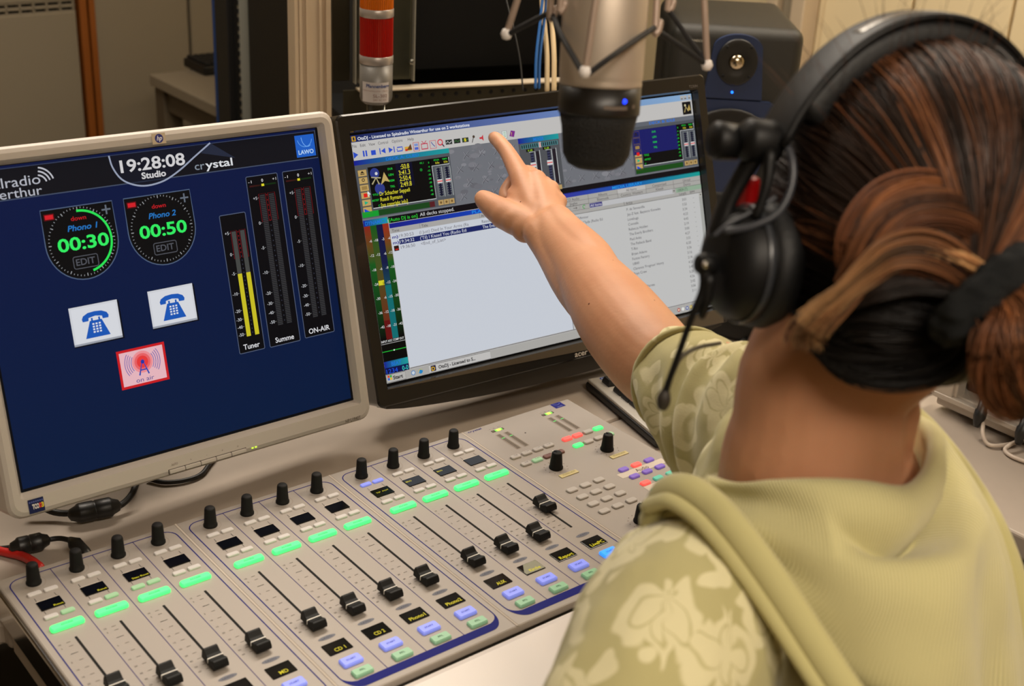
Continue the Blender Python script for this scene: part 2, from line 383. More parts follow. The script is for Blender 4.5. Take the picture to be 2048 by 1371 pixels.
pr.rect(585, -193, 646, -183.5, (206, 196, 184), 2); pr.text('Video', 611.5, -190.9, 6.0, (48, 40, 38), 3, 17, align='c')
pr.build('printed_lines', PRINT, con, z=0.0001)

# knobs
def knob_mesh(rb, rt, h, ptr=False):
    prof = [(rb + .0007, 0), (rb + .0007, .0018), (rb, .003)] + [(rb + (rt - rb) * t, .003 + (h - .005) * t) for t in (0.25, .5, .75, 1)] + [(rt * .93, h - .0008), (rt * .8, h), (0.0001, h)]
    m = MB().lathe(prof, 32)
    for k, v in enumerate(m.v):
        if (k // 32) in range(2, 7) and k % 2: m.v[k] = Vector((v.x * .94, v.y * .94, v.z))
    return m
kb = knob_mesh(.0062, .0053, .0205); k0 = None
for i in range(1, 13):
    if k0 is None: k0 = kb.build('knob', M('knob_black'), con); o = k0
    else: o = k0.copy(); COL.objects.link(o)
    o.location = (cx_(i) / 1000, 0, 0)
kr = [(608.8, -99.9, 5), (533.9, -100.2, 25), (535.1, -232.5, -25)]
for (x, y, a) in kr:
    o = knob_mesh(.0070, .0056, .0195).build('knob', M('knob_black'), con); o.location = (x / 1000, y / 1000, 0); o.rotation_euler.z = math.radians(a)
    q = MB().box((0, .0028, .0192), (.0013, .0056, .0006)).box((0, .0062, .011), (.0013, .0012, .0165), rot=Matrix.Rotation(math.radians(8), 4, 'X'))
    q.build('pointer', M('white_paint', (235, 232, 225), .5), o)

def button(name, w_, d_, h_, mat, x, y, z=0.0, r=None, cache={}):
    k = (w_, d_, h_, mat.name)
    if k not in cache:
        m = MB(); rr = r or min(w_, d_) * .32
        lo = rrect(-w_ / 2, -d_ / 2, w_ / 2, d_ / 2, rr, 4); n = len(lo); ins = min(w_, d_) * .09
        up = rrect(-w_ / 2 + ins, -d_ / 2 + ins, w_ / 2 - ins, d_ / 2 - ins, rr - ins * .5, 4)
        v = [(a, c, 0) for a, c in lo] + [(a, c, h_ * .65) for a, c in lo] + [(a, c, h_) for a, c in up]
        f = [[j * n + q, j * n + (q + 1) % n, (j + 1) * n + (q + 1) % n, (j + 1) * n + q] for j in range(2) for q in range(n)] + [[2 * n + q for q in range(n)]]
        m.add([(a / 1000, c / 1000, e / 1000) for a, c, e in v], f); o = m.build(name, mat, con); cache[k] = o
    else: o = cache[k].copy(); o.name = name; COL.objects.link(o)
    o.location = (x / 1000, y / 1000, z); return o
B_off = M('button_clear', (204, 200, 198), .35, trans=0.0, emit=.0); B_offg = M('button_pale_green', (150, 190, 150), .35, emit=.22)
B_grey = M('button_grey', (180, 174, 168), .4); B_acc = M('button_green_lit', (70, 255, 120), .4, emit=1.15)
B_blue = M('button_blue_dim', (128, 140, 235), .35, emit=.45); B_blit = M('button_blue_lit', (50, 140, 255), .35, emit=1.1)
B_pfl = M('button_pfl', (132, 176, 140), .35, emit=.25); B_red = M('button_red_lit', (255, 84, 76), .4, emit=.95); B_vio = M('button_violet', (118, 92, 176), .4, emit=.42)
B_teal = M('button_teal', (84, 176, 152), .4, emit=.42); B_gr2 = M('button_green_bright', (70, 240, 120), .4, emit=1.0); B_brn = M('button_brown', (120, 84, 76), .4)
M_glass = M('display_glass', (8, 8, 7), .12); AMB = attr_mat('display_light', 1.0, .2)
lab = Canvas(0.03)
slot0 = cap0 = None
for i in range(1, 13):
    x = cx_(i)
    top = B_blue if i == 9 else B_off
    button('select_button', 12.5, 5.6, 1.8, top, x - 6.2, -18, 0); button('select_button', 12.5, 5.6, 1.8, top, x + 8.6, -18.2, 0)
    gl = {1: (0, 1), 2: (0, 1), 3: (1, 1)}.get(i, (0, 0))
    button('function_button', 12.5, 5.6, 1.8, B_offg if gl[0] else B_off, x - 6.6, -58.6); button('function_button', 12.5, 5.6, 1.8, B_offg if gl[1] else B_off, x + 8.4, -58.3)
    d = MB().box((0, 0, .0003), (.0212, .0148, .0012), .0003).build('display', M_glass, con); d.location = (x / 1000 + .0004, -.0393, 0)
    if i in TOPT:
        c = Canvas(.03); s_ = TOPT[i]
        if i <= 3: c.text(s_, 9.5, -6.2, 2.7, (215, 200, 40), 1, 16 if i == 3 else 8.5, .01, 'r')
        elif i == 9: c.text(s_, 0, -1.0, 2.0, (215, 200, 40), 1, 15, .01, 'c')
        else: c.text(s_, -9.5, 0.5, 2.4, (215, 200, 40), 1, 7, .01, 'l')
        c.build('display_text', AMB, d, z=.00095)
    ab = button('access_button', 29.5, 8.2, 3.2, B_acc, x + .2, -78.2, 0, 2.6)
    lab.text('ACCESS', x, -79.2, 2.1, (28, 96, 50), 1, 10.5, align='c')
    if slot0 is None: sl = slot0 = MB().box((0, -.1494, .0001), (.0022, .1046, .0008), .0002).build('fader_slot', M('dark_gap'), con)
    else: sl = slot0.copy(); COL.objects.link(sl)
    sl.location = (x / 1000, 0, 0)
    # fader cap: a saddle between two raised ends, white line across the middle
    cy = {1: -184, 2: -195, 12: -159}.get(i, -197)
    if cap0 is None:
        prof = [(-13.2, 2.5), (-13.6, 6.5), (-11.5, 11.0), (-9.5, 11.4), (-4.5, 9.0), (0, 8.2), (4.5, 9.6), (9.0, 13.6), (11.2, 13.8), (13.4, 9.5), (13.6, 2.5)]
        m = MB(); v = []
        for sx, kz in ((-1, 1), (1, 1)):
            for (yy, zz) in prof: v.append((sx * (8.9 - .09 * zz) / 1000, yy * 1.04 / 1000, zz / 1000))
        n = len(prof); f = [[j, (j + 1) % n, n + (j + 1) % n, n + j] for j in range(n)] + [list(range(n))[::-1], list(range(n, 2 * n))]
        m.add(v, f); bm = bmesh.new(); me_ = bpy.data.meshes.new('c'); me_.from_pydata([tuple(a) for a in m.v], [], m.f); bm.from_mesh(me_)
        bmesh.ops.recalc_face_normals(bm, faces=bm.faces); bmesh.ops.bevel(bm, geom=list(bm.edges), offset=.0006, segments=2, profile=.5, affect='EDGES'); bm.verts.index_update()
        m = MB().add([q.co.copy() for q in bm.verts], [[q.index for q in fc.verts] for fc in bm.faces]); bm.free()
        m.box((0, 0, .0015), (.0018, .008, .003))
        cp = cap0 = m.build('fader_cap', M('cap_black'), con)
        ln0 = MB().box((0, 0, .0084), (.0164, .0010, .0008)).box((-.0084, 0, .0060), (.0005, .0010, .005)).box((.0084, 0, .0060), (.0005, .0010, .005)).build('white_line', M('white_paint'), cp)
    else:
        cp = cap0.copy(); COL.objects.link(cp); l2 = ln0.copy(); COL.objects.link(l2); l2.parent = cp
    cp.location = (x / 1000, cy / 1000, 0.0004); cp.scale = (.82, .82, .86)
    nd = MB().box((0, 0, .0003), (.0228, .0158, .0012), .0003).build('name_display', M_glass, con); nd.location = (x / 1000 + .0002, -.2352, 0)
    if i == 10:
        c = Canvas(.03); c.poly([(-11, -3), (-4, 7.5), (11, 7.5), (11, -7.5), (3, -7.5), (-11, -7)], (150, 140, 110), 0); c.text(NAMES[i], 1.5, -5.6, 4.4, (216, 196, 40), 1, 13, .02, 'c'); c.build('display_text', AMB, nd, z=.00095)
    elif NAMES[i]:
        c = Canvas(.03); c.text(NAMES[i], .6, -5.9, 4.6, (225, 205, 40), 1, {2: 8, 3: 10, 4: 10.5}.get(len(NAMES[i]), 16.5), .012, 'c'); c.build('display_text', AMB, nd, z=.00095)
    button('start_button', 19.5, 11.5, 3.0, B_blit if i == 12 else B_blue, x - .4, -258.6, 0, 2.0); lab.text('START', x - .4, -259.6, 2.2, (40, 44, 120), 2, 9, align='c')
    button('listen_button', 18.5, 9.6, 3.0, B_pfl, x - .3, -276, 0, 2.0)
    lab.text('PFL', x - .3, -277, 2.2, (40, 80, 50), 2, 5, align='c')
    # the labels sit on the raised buttons
for r in range(2):
    for c_ in range(4):
        mt = B_grey
        if r == 1: mt = (B_grey, B_offg, B_brn, B_brn)[c_]
        button('matrix_button', 13, 7.2, 2.2, mt, CX[c_], -57.9 if r == 0 else -76.4, 0); lab.text('L M' if c_ else 'TB', CX[c_], (-57.9 if r == 0 else -76.4) - .7, 1.6, (60, 50, 46), 0, 5, align='c')
for c_, xx in enumerate((586.5, 601.9, 617.7, 633.2)):
    button('matrix_button', 13, 7.2, 2.2, (B_red, B_red, B_grey, B_gr2)[c_], xx, -57.2); button('matrix_button', 13, 7.2, 2.2, (B_gr2, B_grey, B_grey, B_offg)[c_], xx + .5, -75.6)
for (mx_, my_) in ((534, 3.4), (608.6, 3.6)):
    for k in range(7):
        q = MB().box((0, 0, .0003), (.0019, .0034, .0008)).build('level_light', M('lamp_yellow', (236, 240, 90), .4, emit=1.0) if k in (3, 4) else (M('lamp_lime', (120, 230, 80), .4, emit=.8) if k in (2, 5) else M('lamp_off', (96, 90, 70), .5)), con)
        q.location = ((mx_ - 7.2 + 2.4 * k) / 1000, my_ / 1000, 0)
for r, yy in enumerate((-146.8, -163.6, -180.5, -197.6)):
    for c_, xx in enumerate((516.6, 535.4, 554.6)):
        button('keypad_button', 13.2, 8.0, 2.0, B_grey if (r, c_) != (9, 9) else B_off, xx, yy)
for c_, xx in enumerate((592.4, 611.3, 630.5)):
    button('source_button', 12.5, 7.2, 2.2, B_red if c_ == 1 else B_vio, xx, -144.8); button('source_button', 12.5, 7.2, 2.2, B_vio, xx, -162.2)
    button('source_button', 12.5, 7.2, 2.2, B_red if c_ == 0 else B_teal, xx, -179.3); button('source_button', 12.5, 7.2, 2.2, B_teal, xx, -196.4)
for (x, y) in ((536.5, -118.5), (611.2, -117.2)):
    o = MB().box((0, 0, .0004), (.0245, .0062, .0012), .0005).build('label_plate', M('label_cream', (198, 184, 128), .4), con); o.location = (x / 1000, y / 1000, 0)
    lab.text('STUDIO LEVEL', x, y - .9, 1.8, (90, 80, 50), -45, 18, align='c')
lab.build('button_lettering', PRINT, con, z=.0033)

# ------------------------------------------------------------------ monitors
def loft_loops(m, loops, mi=0, cap0=False, cap1=False, smooth=False):
    n = len(loops[0][0]); v = [(x, y, z) for pts, z in loops for x, y in pts]
    f = [[j * n + q, j * n + (q + 1) % n, (j + 1) * n + (q + 1) % n, (j + 1) * n + q] for j in range(len(loops) - 1) for q in range(n)]
    if cap0: f.append(list(range(n))[::-1])
    if cap1: f.append([(len(loops) - 1) * n + q for q in range(n)])
    m.add(v, f, mi, smooth); return m
def frame_of(c, yaw, tilt, roll):
    rt = Vector((math.cos(yaw), math.sin(yaw), 0)); nn = Vector((-math.sin(yaw), math.cos(yaw), 0)); up = math.cos(tilt) * Vector((0, 0, 1)) + math.sin(tilt) * nn
    rt, up = rt * math.cos(roll) + up * math.sin(roll), up * math.cos(roll) - rt * math.sin(roll); z = rt.cross(up)
    return Matrix(((rt.x, up.x, z.x, c[0]), (rt.y, up.y, z.y, c[1]), (rt.z, up.z, z.z, c[2]), (0, 0, 0, 1)))
def inset(a, r): return (a[0] + r, a[1] + r, a[2] - r, a[3] - r)
# --- silver 5:4 monitor
hp = empty('flat_monitor', label='silver framed monitor on the left showing the studio clock on dark blue', category='monitor')
MH = frame_of((0.2102, 0.1224, 0.9806), 0.058627, 0.27519, -0.0343); hp.matrix_world = MH; hpI = MH.inverted()
Mbez = M('silver_bezel', (184, 176, 168), 0.42, metal=0.1, bump=0.02, bscale=1500)
O = (-.205, -.174, .206, .167); I = (-.1885, -.1508, .1885, .1508)
m = MB(); n5 = 5
loft_loops(m, [(rrect(*inset(O, .012), .010, n5), -.045), (rrect(*O, .014, n5), -.030), (rrect(*O, .014, n5), .004), (rrect(*inset(O, .0022), .013, n5), .0075), (rrect(*inset(O, .006), .011, n5), .009),
               (rrect(*inset(I, -.0045), .004, n5), .0085), (rrect(*inset(I, -.002), .002, n5), .0045), (rrect(*I, .001, n5), .0005)], smooth=False)
m.build('bezel', Mbez, hp)
m = MB(); loft_loops(m, [(rrect(*inset(O, .06), .02, n5), -.062), (rrect(*inset(O, .03), .02, n5), -.058), (rrect(*inset(O, .012), .010, n5), -.044)], cap0=True); m.build('rear_cover', M('grey_plastic', (90, 88, 86), .5), hp)
s = Canvas(.05)
NAVY, HDR, WHT, GRN, RED = (10, 27, 70), (14, 15, 22), (205, 203, 205), (48, 232, 96), (190, 26, 34)
s.rect(-188, -150.5, 188, 150.5, (3, 4, 8), 0)
s.vgrad(-186, -148, 186, 150, (2, 24, 58), (6, 20, 62), 1)
s.rect(-186, 119, 186, 148, HDR, 2); s.line([(-186, 119), (185, 119), (185, 148)], 1.0, (66, 76, 98), 3); s.line([(-186, 147.5), (185, 147.5)], .8, (52, 62, 90), 3)
arcp = [(-49, 147.5), (-47, 136), (-40, 124), (-28, 117), (-14, 114.5), (4, 117), (22, 125), (40, 136), (60, 148)]
ar2 = [tuple(q) for q in catmull([(a, b_) for a, b_ in arcp], 4)]
for a_, c_ in zip(ar2[:-1], ar2[1:]):
    s.poly([(a_[0], 147.5), (a_[0], a_[1]), (c_[0], c_[1]), (c_[0], 147.5)], (16, 19, 32), 3)
s.line(ar2, 1.6, (148, 156, 178), 4); s.poly([(60, 148), (48, 139), (86, 130)], (34, 40, 58), 3)
s.text('19:28:08', -5, 130, 12, WHT, 5, 69, .02, 'c'); s.text('Studio', -6, 121.5, 6.2, WHT, 5, 26, .03, 'c')
s.text('cr', 39, 123, 8, (130, 140, 152), 5, 11, .005); s.text('ystal', 51, 123, 8, (214, 216, 220), 5, 31, .015)
s.text('alradio', -119, 130, 9.5, (178, 180, 190), 5, 44, .0, 'r'); s.text('winterthur', -119, 120, 9.0, (178, 180, 190), 5, 68, 0, 'r')
for r in (5, 8.5, 12): s.arc(-122, 129, r + 4, 15, 80, 1.4, (190, 190, 198), 5, 8)
s.rect(159, 121.5, 183, 144.5, (30, 92, 190), 4); s.text('LAWO', 171, 124.5, 4.4, (176, 204, 236), 5, 19, .03, 'c'); s.arc(171, 141, 9, 190, 350, .8, (90, 150, 225), 5, 14, 9); s.arc(174, 143, 7, 185, 300, .8, (110, 165, 235), 5, 14, 11)
def dial(cx, top, name, t, arc):
    cy = top - 34; P = [(cx - 35.5, top), (cx + 35.5, top)] + [(cx + 36 * math.cos(a), cy + 36 * math.sin(a)) for a in [math.radians(-k * 9) for k in range(0, 21)]]
    s.poly(P, (5, 6, 8), 2); s.line(P, 1.0, (76, 92, 120), 3, True)
    for k in range(60):
        a = math.radians(6 * k); r0 = 31.5 if k % 5 else 30.2
        s.line([(cx + r0 * math.cos(a), cy + r0 * math.sin(a)), (cx + 33.0 * math.cos(a), cy + 33.0 * math.sin(a))], .55 if k % 5 else .8, (150, 152, 156), 3)
    if arc: s.arc(cx, cy, 29.3, 92, -78, 2.2, (40, 222, 84), 4, 30)
    s.rect(cx - 32, top - 9, cx - 24, top - 5, (205, 30, 40), 4); s.rect(cx - 33, top - 10, cx - 23, top - 4, (90, 8, 14), 3)
    s.rect(cx + 24, top - 8.2, cx + 33, top - 6.6, (96, 104, 116), 4); s.rect(cx + 27.7, top - 12, cx + 29.3, top - 3, (96, 104, 116), 4)
    s.text('down', cx, top - 13.5, 4.2, RED, 4, 15, .01, 'c'); s.text(name, cx + 2, top - 23, 5.6, (34, 112, 186), 4, 29, .02, 'c', .25)
    s.text(t, cx + 1, top - 41, 12.5, GRN, 4, 51, .022, 'c'); s.frame(cx - 12, top - 59, cx + 12.5, top - 47.5, .8, (80, 82, 90), 4, 2); s.text('EDIT', cx, top - 56, 6.4, (82, 84, 92), 4, 19, .01, 'c')
dial(-89, 105, 'Phono 1', '00:30', True); dial(-6, 105, 'Phono 2', '00:50', False)
def phone(cx, cy):
    s.poly([(cx - 24.8, cy - 19.8), (cx + 26, cy - 19.8), (cx + 26, cy + 17.5), (cx + 24, cy + 19.2), (cx - 24.8, cy + 19.2)], (4, 8, 22), 2)
    s.rect(cx - 24.8, cy - 18.5, cx + 24.2, cy + 19, (202, 204, 210), 3); s.rect(cx - 22.8, cy - 16.4, cx + 22.2, cy + 17, (210, 212, 218), 4); s.rect(cx - 24.8, cy - 18.5, cx + 24.2, cy - 16.6, (150, 154, 164), 4)
    bl = (24, 84, 176)
    H_ = [(-13, 3.5), (-13.6, 6), (-12, 9), (-7, 11.4), (0, 12), (7, 11.4), (12, 9), (13.6, 6), (13, 3.5), (7.2, 3.6), (6.8, 6.4), (0, 7.6), (-6.8, 6.4), (-7.2, 3.6)]
    for a_, b_ in ((0, 4), (4, 9)): pass
    n_ = len(H_)
    outer = H_[0:9]; inner = [H_[0]] + [H_[13], H_[12], H_[12], H_[11], H_[10], H_[10], H_[9]] + [H_[8]]
    for k in range(8): s.poly([(cx + p[0], cy + p[1]) for p in (inner[k], inner[k + 1], outer[k + 1], outer[k])], bl, 5)
    s.poly([(cx - 6, cy + 3.4), (cx - 12.5, cy - 13), (cx + 12.5, cy - 13), (cx + 6, cy + 3.4)], bl, 5); s.rect(cx - 4.6, cy + 3, cx - 2.8, cy + 6, bl, 5); s.rect(cx + 2.8, cy + 3, cx + 4.6, cy + 6, bl, 5)
    for r in range(4):
        for c_ in range(3): s.rect(cx - 4 + c_ * 3.2, cy - 8.6 + r * 2.6, cx - 2 + c_ * 3.2, cy - 7 + r * 2.6, (214, 218, 226), 6)
phone(-89, -8.5); phone(-7.6, -7)
s.rect(-74.5, -78.5, -23.5, -40, (196, 26, 32), 3); s.rect(-72, -76, -26, -42.5, (226, 178, 186), 4)
for r, c_ in ((11, (232, 140, 146)), (8.5, (228, 96, 100)), (6, (226, 56, 56))): s.disc(-49, -55, r, c_, 4.2 + (11 - r) * .08, 24)
for k in range(4):
    s.arc(-49, -55.5, 12 + k * 2.2, 145, 215, .7, (110, 96, 168), 5, 10); s.arc(-49, -55.5, 12 + k * 2.2, -35, 35, .7, (110, 96, 168), 5, 10)
s.line([(-54, -68), (-49, -53), (-44, -68)], 1.6, (36, 70, 170), 6); s.line([(-52, -63), (-46, -63)], 1.2, (36, 70, 170), 6); s.disc(-49, -55, 2.0, (40, 50, 160), 6)
s.text('on air', -49, -74.5, 4.6, (64, 66, 140), 6, 19, .0, 'c')
def meter(x0, top, x1, bot, bx, btop, bbot, ticks, name, yel=None, head=True):
    s.rect(x0, bot, x1, top, (4, 5, 10), 2); s.frame(x0, bot, x1, top, .8, (78, 88, 112), 3, 1.5)
    if head:
        s.text('-1', x0 + 2, top - 7, 3, WHT, 4, 4); s.text('0', (x0 + x1) / 2, top - 7, 3.2, WHT, 4, 2.2, .02, 'c'); s.text('+1', x1 - 2, top - 7, 3, WHT, 4, 4.6, 0, 'r')
        s.rect((x0 + x1) / 2 - 1.6, top - 11.5, (x0 + x1) / 2 + 1.6, top - 9, (216, 206, 40), 4); s.grad(x0 + 3, top - 11, (x0 + x1) / 2 - 2, top - 9.4, (60, 16, 20), (40, 20, 10), 3); s.grad((x0 + x1) / 2 + 2, top - 11, x1 - 3, top - 9.4, (14, 40, 14), (12, 44, 14), 3)
    for b0, b1 in bx:
        s.rect(b0, bbot, b1, btop, (26, 27, 31), 3)
        if yel is None:
            k = 0; yy = bbot + .6
            while yy < btop: s.rect(b0 + .3, yy, b1 - .3, yy + .8, (58, 58, 60), 4); yy += 1.9
        else: s.rect(b0, bbot, b1, btop, (66, 68, 66), 4); s.rect(b0, bbot, b1, yel, (196, 186, 36), 5)
        s.frame(b0 - .9, btop - 28, b1 + .9, btop + .8, .5, (120, 16, 22), 4)
    xm = (bx[0][1] + bx[1][0]) / 2
    for k in range(26):
        yy = btop - k * (btop - bbot) / 26; s.rect(xm - .5, yy - 1.6, xm + .5, yy - .4, (126, 20, 26) if k < 6 else (52, 56, 70), 4)
    for t, y in ticks: s.text(t, bx[0][0] - 3.2, y - 1.6, 3.4, (196, 198, 204), 4, None, 0.0, 'r'); s.rect(bx[0][0] - 2.6, y - .2, bx[0][0] - 1.3, y + .2, (150, 150, 150), 4)
    s.text(name, (x0 + x1) / 2, bot + 3.4, 5.6, (214, 214, 218), 4, None, .015, 'c')
meter(58, 74, 88, -70.5, ((69, 74), (79, 84)), 56, -54, [('+5', 55), ('0', 33), ('-5', 13), ('-10', -8), ('-20', -26), ('-30', -35), ('-40', -43), ('-50', -51)], 'Tuner', 12, False)
meter(94.5, 109, 132, -71, ((107.5, 114), (118.5, 125)), 89, -50, [('+5', 86), ('0', 60), ('-5', 34), ('-10', 8), ('-20', -14), ('-30', -25), ('-40', -35), ('-50', -45)], 'Summe')
meter(138.5, 109, 176, -70, ((151.5, 158), (162.5, 169)), 89, -50, [('+5', 86), ('0', 60), ('-5', 34), ('-10', 8), ('-20', -14), ('-30', -25), ('-40', -35), ('-50', -45)], 'ON-AIR')
s.build('screen', SCREEN, hp, z=0.0)
c = Canvas(.05)
def flush(nm):
    global c
    c.build(nm, PRINT, hp, z=.0093); c = Canvas(.05)
c.rect(-6.5, 153.2, 8, 163.5, (186, 170, 146), 0); c.disc(1, 158.4, 4.4, (52, 54, 120), 1); c.text('hp', 1, 156.6, 4.6, (220, 220, 226), 2, 5.4, .02, 'c', .3)
flush('maker_badge')
c.text('HP L1940T', 179, -171.5, 4.0, (88, 80, 72), 1, 20, 0, 'c')
flush('model_lettering')
c.rect(-187, -170.5, -172, -157, (28, 34, 74), 0); c.text('TCO', -183.4, -166.6, 4.6, (215, 210, 205), 1, 6.5, .05); c.text('0', -177.2, -166.6, 4.6, (205, 60, 40), 1, 2.6, .05); c.text('3', -174.8, -166.6, 4.6, (214, 190, 50), 1, 2.4, .05)
for k in range(7): c.rect(-186 + 2 * k, -160.5, -184.6 + 2 * k, -159, (80, 90, 150), 1)
flush('approval_sticker')
for k, t in enumerate(('AUTO', '=', '-', '+', 'o')): c.text(t, -35 + 18 * k - 2, -163.5, 2.4, (120, 110, 100), 1, 7 if k == 0 else None, 0, 'c')
flush('button_legends')
for k in range(5):
    o = MB().box((0, 0, .0001), (.0184, .0052, .0008), .0002).build('button_recess', M('recess_shadow', (70, 64, 58), .6), hp); o.location = ((-35.4 + 17.6 * k) / 1000, -.1690, .0088)
    o = MB().box((0, 0, .0012), (.0172, .0042, .0024), .0008).build('button', Mbez, hp); o.location = ((-35.4 + 17.6 * k) / 1000, -.1690, .0085)
for dx in (0, .004):
    o = MB().box((0, 0, 0), (.0022, .0013, .0008)).build('power_light', M('led_green', (190, 230, 70), .4, emit=1.0), hp); o.location = (.0515 + dx, -.1690, .0093)
def stand(mon, inv, foot_c, neck_x, neck_y, z0, wdt, mat, depth_w=.06):
    m = MB(); m.lathe([(0.0001, .0006), (wdt, .0006), (wdt, .006), (wdt * .92, .012), (.03, .018)], 32, Matrix.Translation(Vector(foot_c)), sq=.75)
    m.box((foot_c[0], foot_c[1] + .0, (foot_c[2] + z0) / 2 + .006), (depth_w, .028, z0 - foot_c[2]), .005)
    m.box((foot_c[0], foot_c[1] - .05, z0 - .02), (depth_w, .11, .04), .004)
    m.v = [inv @ p for p in m.v]; m.build('stand', mat, mon)
stand(hp, hpI, (.20, .315, DZ), 0, 0, .97, .105, M('grey_plastic'), .08)

# --- black widescreen monitor
ac = empty('flat_monitor', label='black widescreen monitor showing the playlist, touched by the pointing finger', category='monitor')
MA = frame_of((0.7141, 0.1427, 0.9582), -0.068961, 0.318874, 0.0); ac.matrix_world = MA; acI = MA.inverted()
MbA = M('gloss_black', (30, 28, 26), 0.22, coat=.3)
O = (-.274, -.1675, .274, .167); I = (-.2565, -.1448, .2565, .1448)
m = MB()
loft_loops(m, [(rrect(*inset(O, .01), .010, n5), -.035), (rrect(*O, .008, n5), -.025), (rrect(*O, .008, n5), .007), (rrect(*inset(O, .002), .007, n5), .009), (rrect(*inset(I, -.003), .002, n5), .009), (rrect(*I, .001, n5), .0005)])
m.build('bezel', MbA, ac)
m = MB(); loft_loops(m, [(rrect(*inset(O, .07), .02, n5), -.06), (rrect(*inset(O, .03), .02, n5), -.055), (rrect(*inset(O, .01), .010, n5), -.034)], cap0=True); m.build('rear_cover', M('black_plastic'), ac)
m = MB(); N = 24
lo = [(-.262 + .524 * k / N, -.1705 - .0165 * math.sin(math.pi * k / N) ** .7) for k in range(N + 1)]
m.prism([(-.262, -.1655)] + lo + [(.262, -.1655)], -.02, .004); m.build('lower_bar', M('bar_grey', (48, 44, 40), .35), ac)
m = MB(); m.prism([(-.26, -.1470), (-.26, -.1475), (.26, -.1665), (.262, -.1470)], .009, .0098); m.build('logo_strip', M('strip_bronze', (104, 94, 80), .35, metal=.4), ac)
a = Canvas(.05)
GR, LG, WH = (172, 170, 172), (188, 186, 184), (196, 201, 210)
a.rect(-256.4, -144.6, 256.4, 144.6, (2, 2, 2), 0); a.rect(-254.6, -141.5, 254.6, 143.2, LG, 1)
a.grad(-254.6, 135.5, -20, 143.2, (18, 28, 84), (92, 112, 168), 2); a.grad(-20, 135.5, 254.6, 143.2, (92, 112, 168), (132, 168, 204), 2)
a.text('OtsDJ - Licensed to Spitalradio Winterthur for use on 2 workstations', -246, 137.2, 3.6, (220, 222, 228), 3, 150, .02)
a.rect(-253.5, 136.4, -248.5, 142, (196, 150, 30), 3); a.rect(-252, 137.5, -250, 141, (30, 30, 70), 4)
for k, t in enumerate(('File', 'Edit', 'View', 'Control', 'Options', 'Help')): a.text(t, (-254, -244, -233, -221, -203, -182)[k], 129.4, 3.4, (74, 72, 76), 3, (5.5, 7, 8, 13, 14, 8)[k])
for k, x in enumerate((235, 241, 248)): a.rect(x, 136.4, x + 5.4, 142, (170, 168, 164), 3); a.rect(x + 1, 137.4, x + 4.4, 138.4, (50, 50, 60), 4)
a.rect(237, 117, 252, 133.5, (18, 16, 18), 3); a.disc(242, 129, 1.6, (200, 190, 150), 4); a.line([(240, 120), (243, 127), (247, 121)], 1.2, (190, 170, 110), 4); a.poly([(245, 122), (249, 130), (251, 122)], (176, 150, 80), 4)
BL = (42, 74, 190)
a.poly([(-254, 117.5), (-254, 125), (-248, 121.2)], BL, 3)
for x in (-242, -238.6): a.rect(x, 118.2, x + 2, 124.8, BL, 3)
a.rect(-231.5, 118.6, -225.5, 124, BL, 3); a.rect(-220.5, 118.4, -219.3, 125.2, BL, 3); a.poly([(-213, 118.6), (-213, 125), (-218.6, 121.8)], BL, 3)
a.poly([(-208.5, 118.6), (-208.5, 125), (-203, 121.8)], BL, 3); a.rect(-202, 118.4, -200.8, 125.2, BL, 3)
a.line([(-197.5, 123.5), (-190.5, 123.5), (-190.5, 120)], 1.2, BL, 3); a.line([(-190.5, 119.2), (-197.6, 119.2), (-197.6, 122)], 1.2, BL, 3)
a.rect(-187.5, 118, -178.5, 123, (206, 160, 60), 3); a.poly([(-185, 119), (-179, 126), (-178, 119)], (96, 60, 30), 4); a.rect(-187, 118, -184, 120.5, (200, 50, 40), 4)
a.frame(-175.8, 116.6, -168.4, 126.4, .8, (186, 60, 76), 3); a.rect(-174.5, 118, -169.5, 121, (80, 96, 190), 3); a.rect(-174.5, 122.2, -169.5, 125, (120, 140, 200), 3)
a.frame(-165, 117.8, -157, 123.8, 1.4, (186, 50, 76), 3); a.line([(-164, 127), (-161, 124), (-158, 127)], .9, (186, 50, 76), 3)
a.frame(-153.4, 117, -145.4, 126, .8, (196, 66, 86), 3); a.line([(-151.5, 124.5), (-149.4, 121.4), (-147, 119)], .9, (50, 60, 150), 3)
a.arc(-139.4, 123, 3.2, 0, 360, 1.3, (206, 36, 56), 3, 14); a.line([(-137, 120.6), (-134.6, 117.4)], 1.4, (60, 40, 60), 3)
for x, c_ in ((-132, (60, 66, 60)), (-120.5, (50, 110, 50)), (-109, (50, 130, 60))): a.rect(x, 119.2, x + 9, 124.6, (40, 44, 42), 3); a.line([(x + 1, 121), (x + 3, 123), (x + 5, 120.6), (x + 8, 122.6)], .8, c_ if c_[0] != 60 else (200, 200, 200), 4)
a.rect(-106, 120, -103.6, 123.8, (210, 190, 40), 5); a.line([(-95.5, 117.6), (-93, 123.2)], .9, (50, 46, 46), 3); a.disc(-92.4, 124.4, 1.7, (70, 56, 46), 4)
a.poly([(-82.5, 121.8), (-79, 125.4), (-79, 117.8)], (190, 50, 60), 3); a.rect(-84.5, 120.6, -81, 122.8, (190, 50, 60), 3)
a.rect(-62.5, 117.6, -56.5, 126.4, (220, 220, 226), 3); a.frame(-62.5, 117.6, -56.5, 126.4, .5, (110, 110, 120), 4); a.rect(-51.4, 117.6, -45, 126.4, (216, 220, 218), 3); a.frame(-51.4, 117.6, -45, 126.4, .5, (70, 110, 80), 4)
for k in range(4): a.rect(-50, 119.2 + k * 1.7, -46.2, 119.8 + k * 1.7, (90, 160, 100), 4)
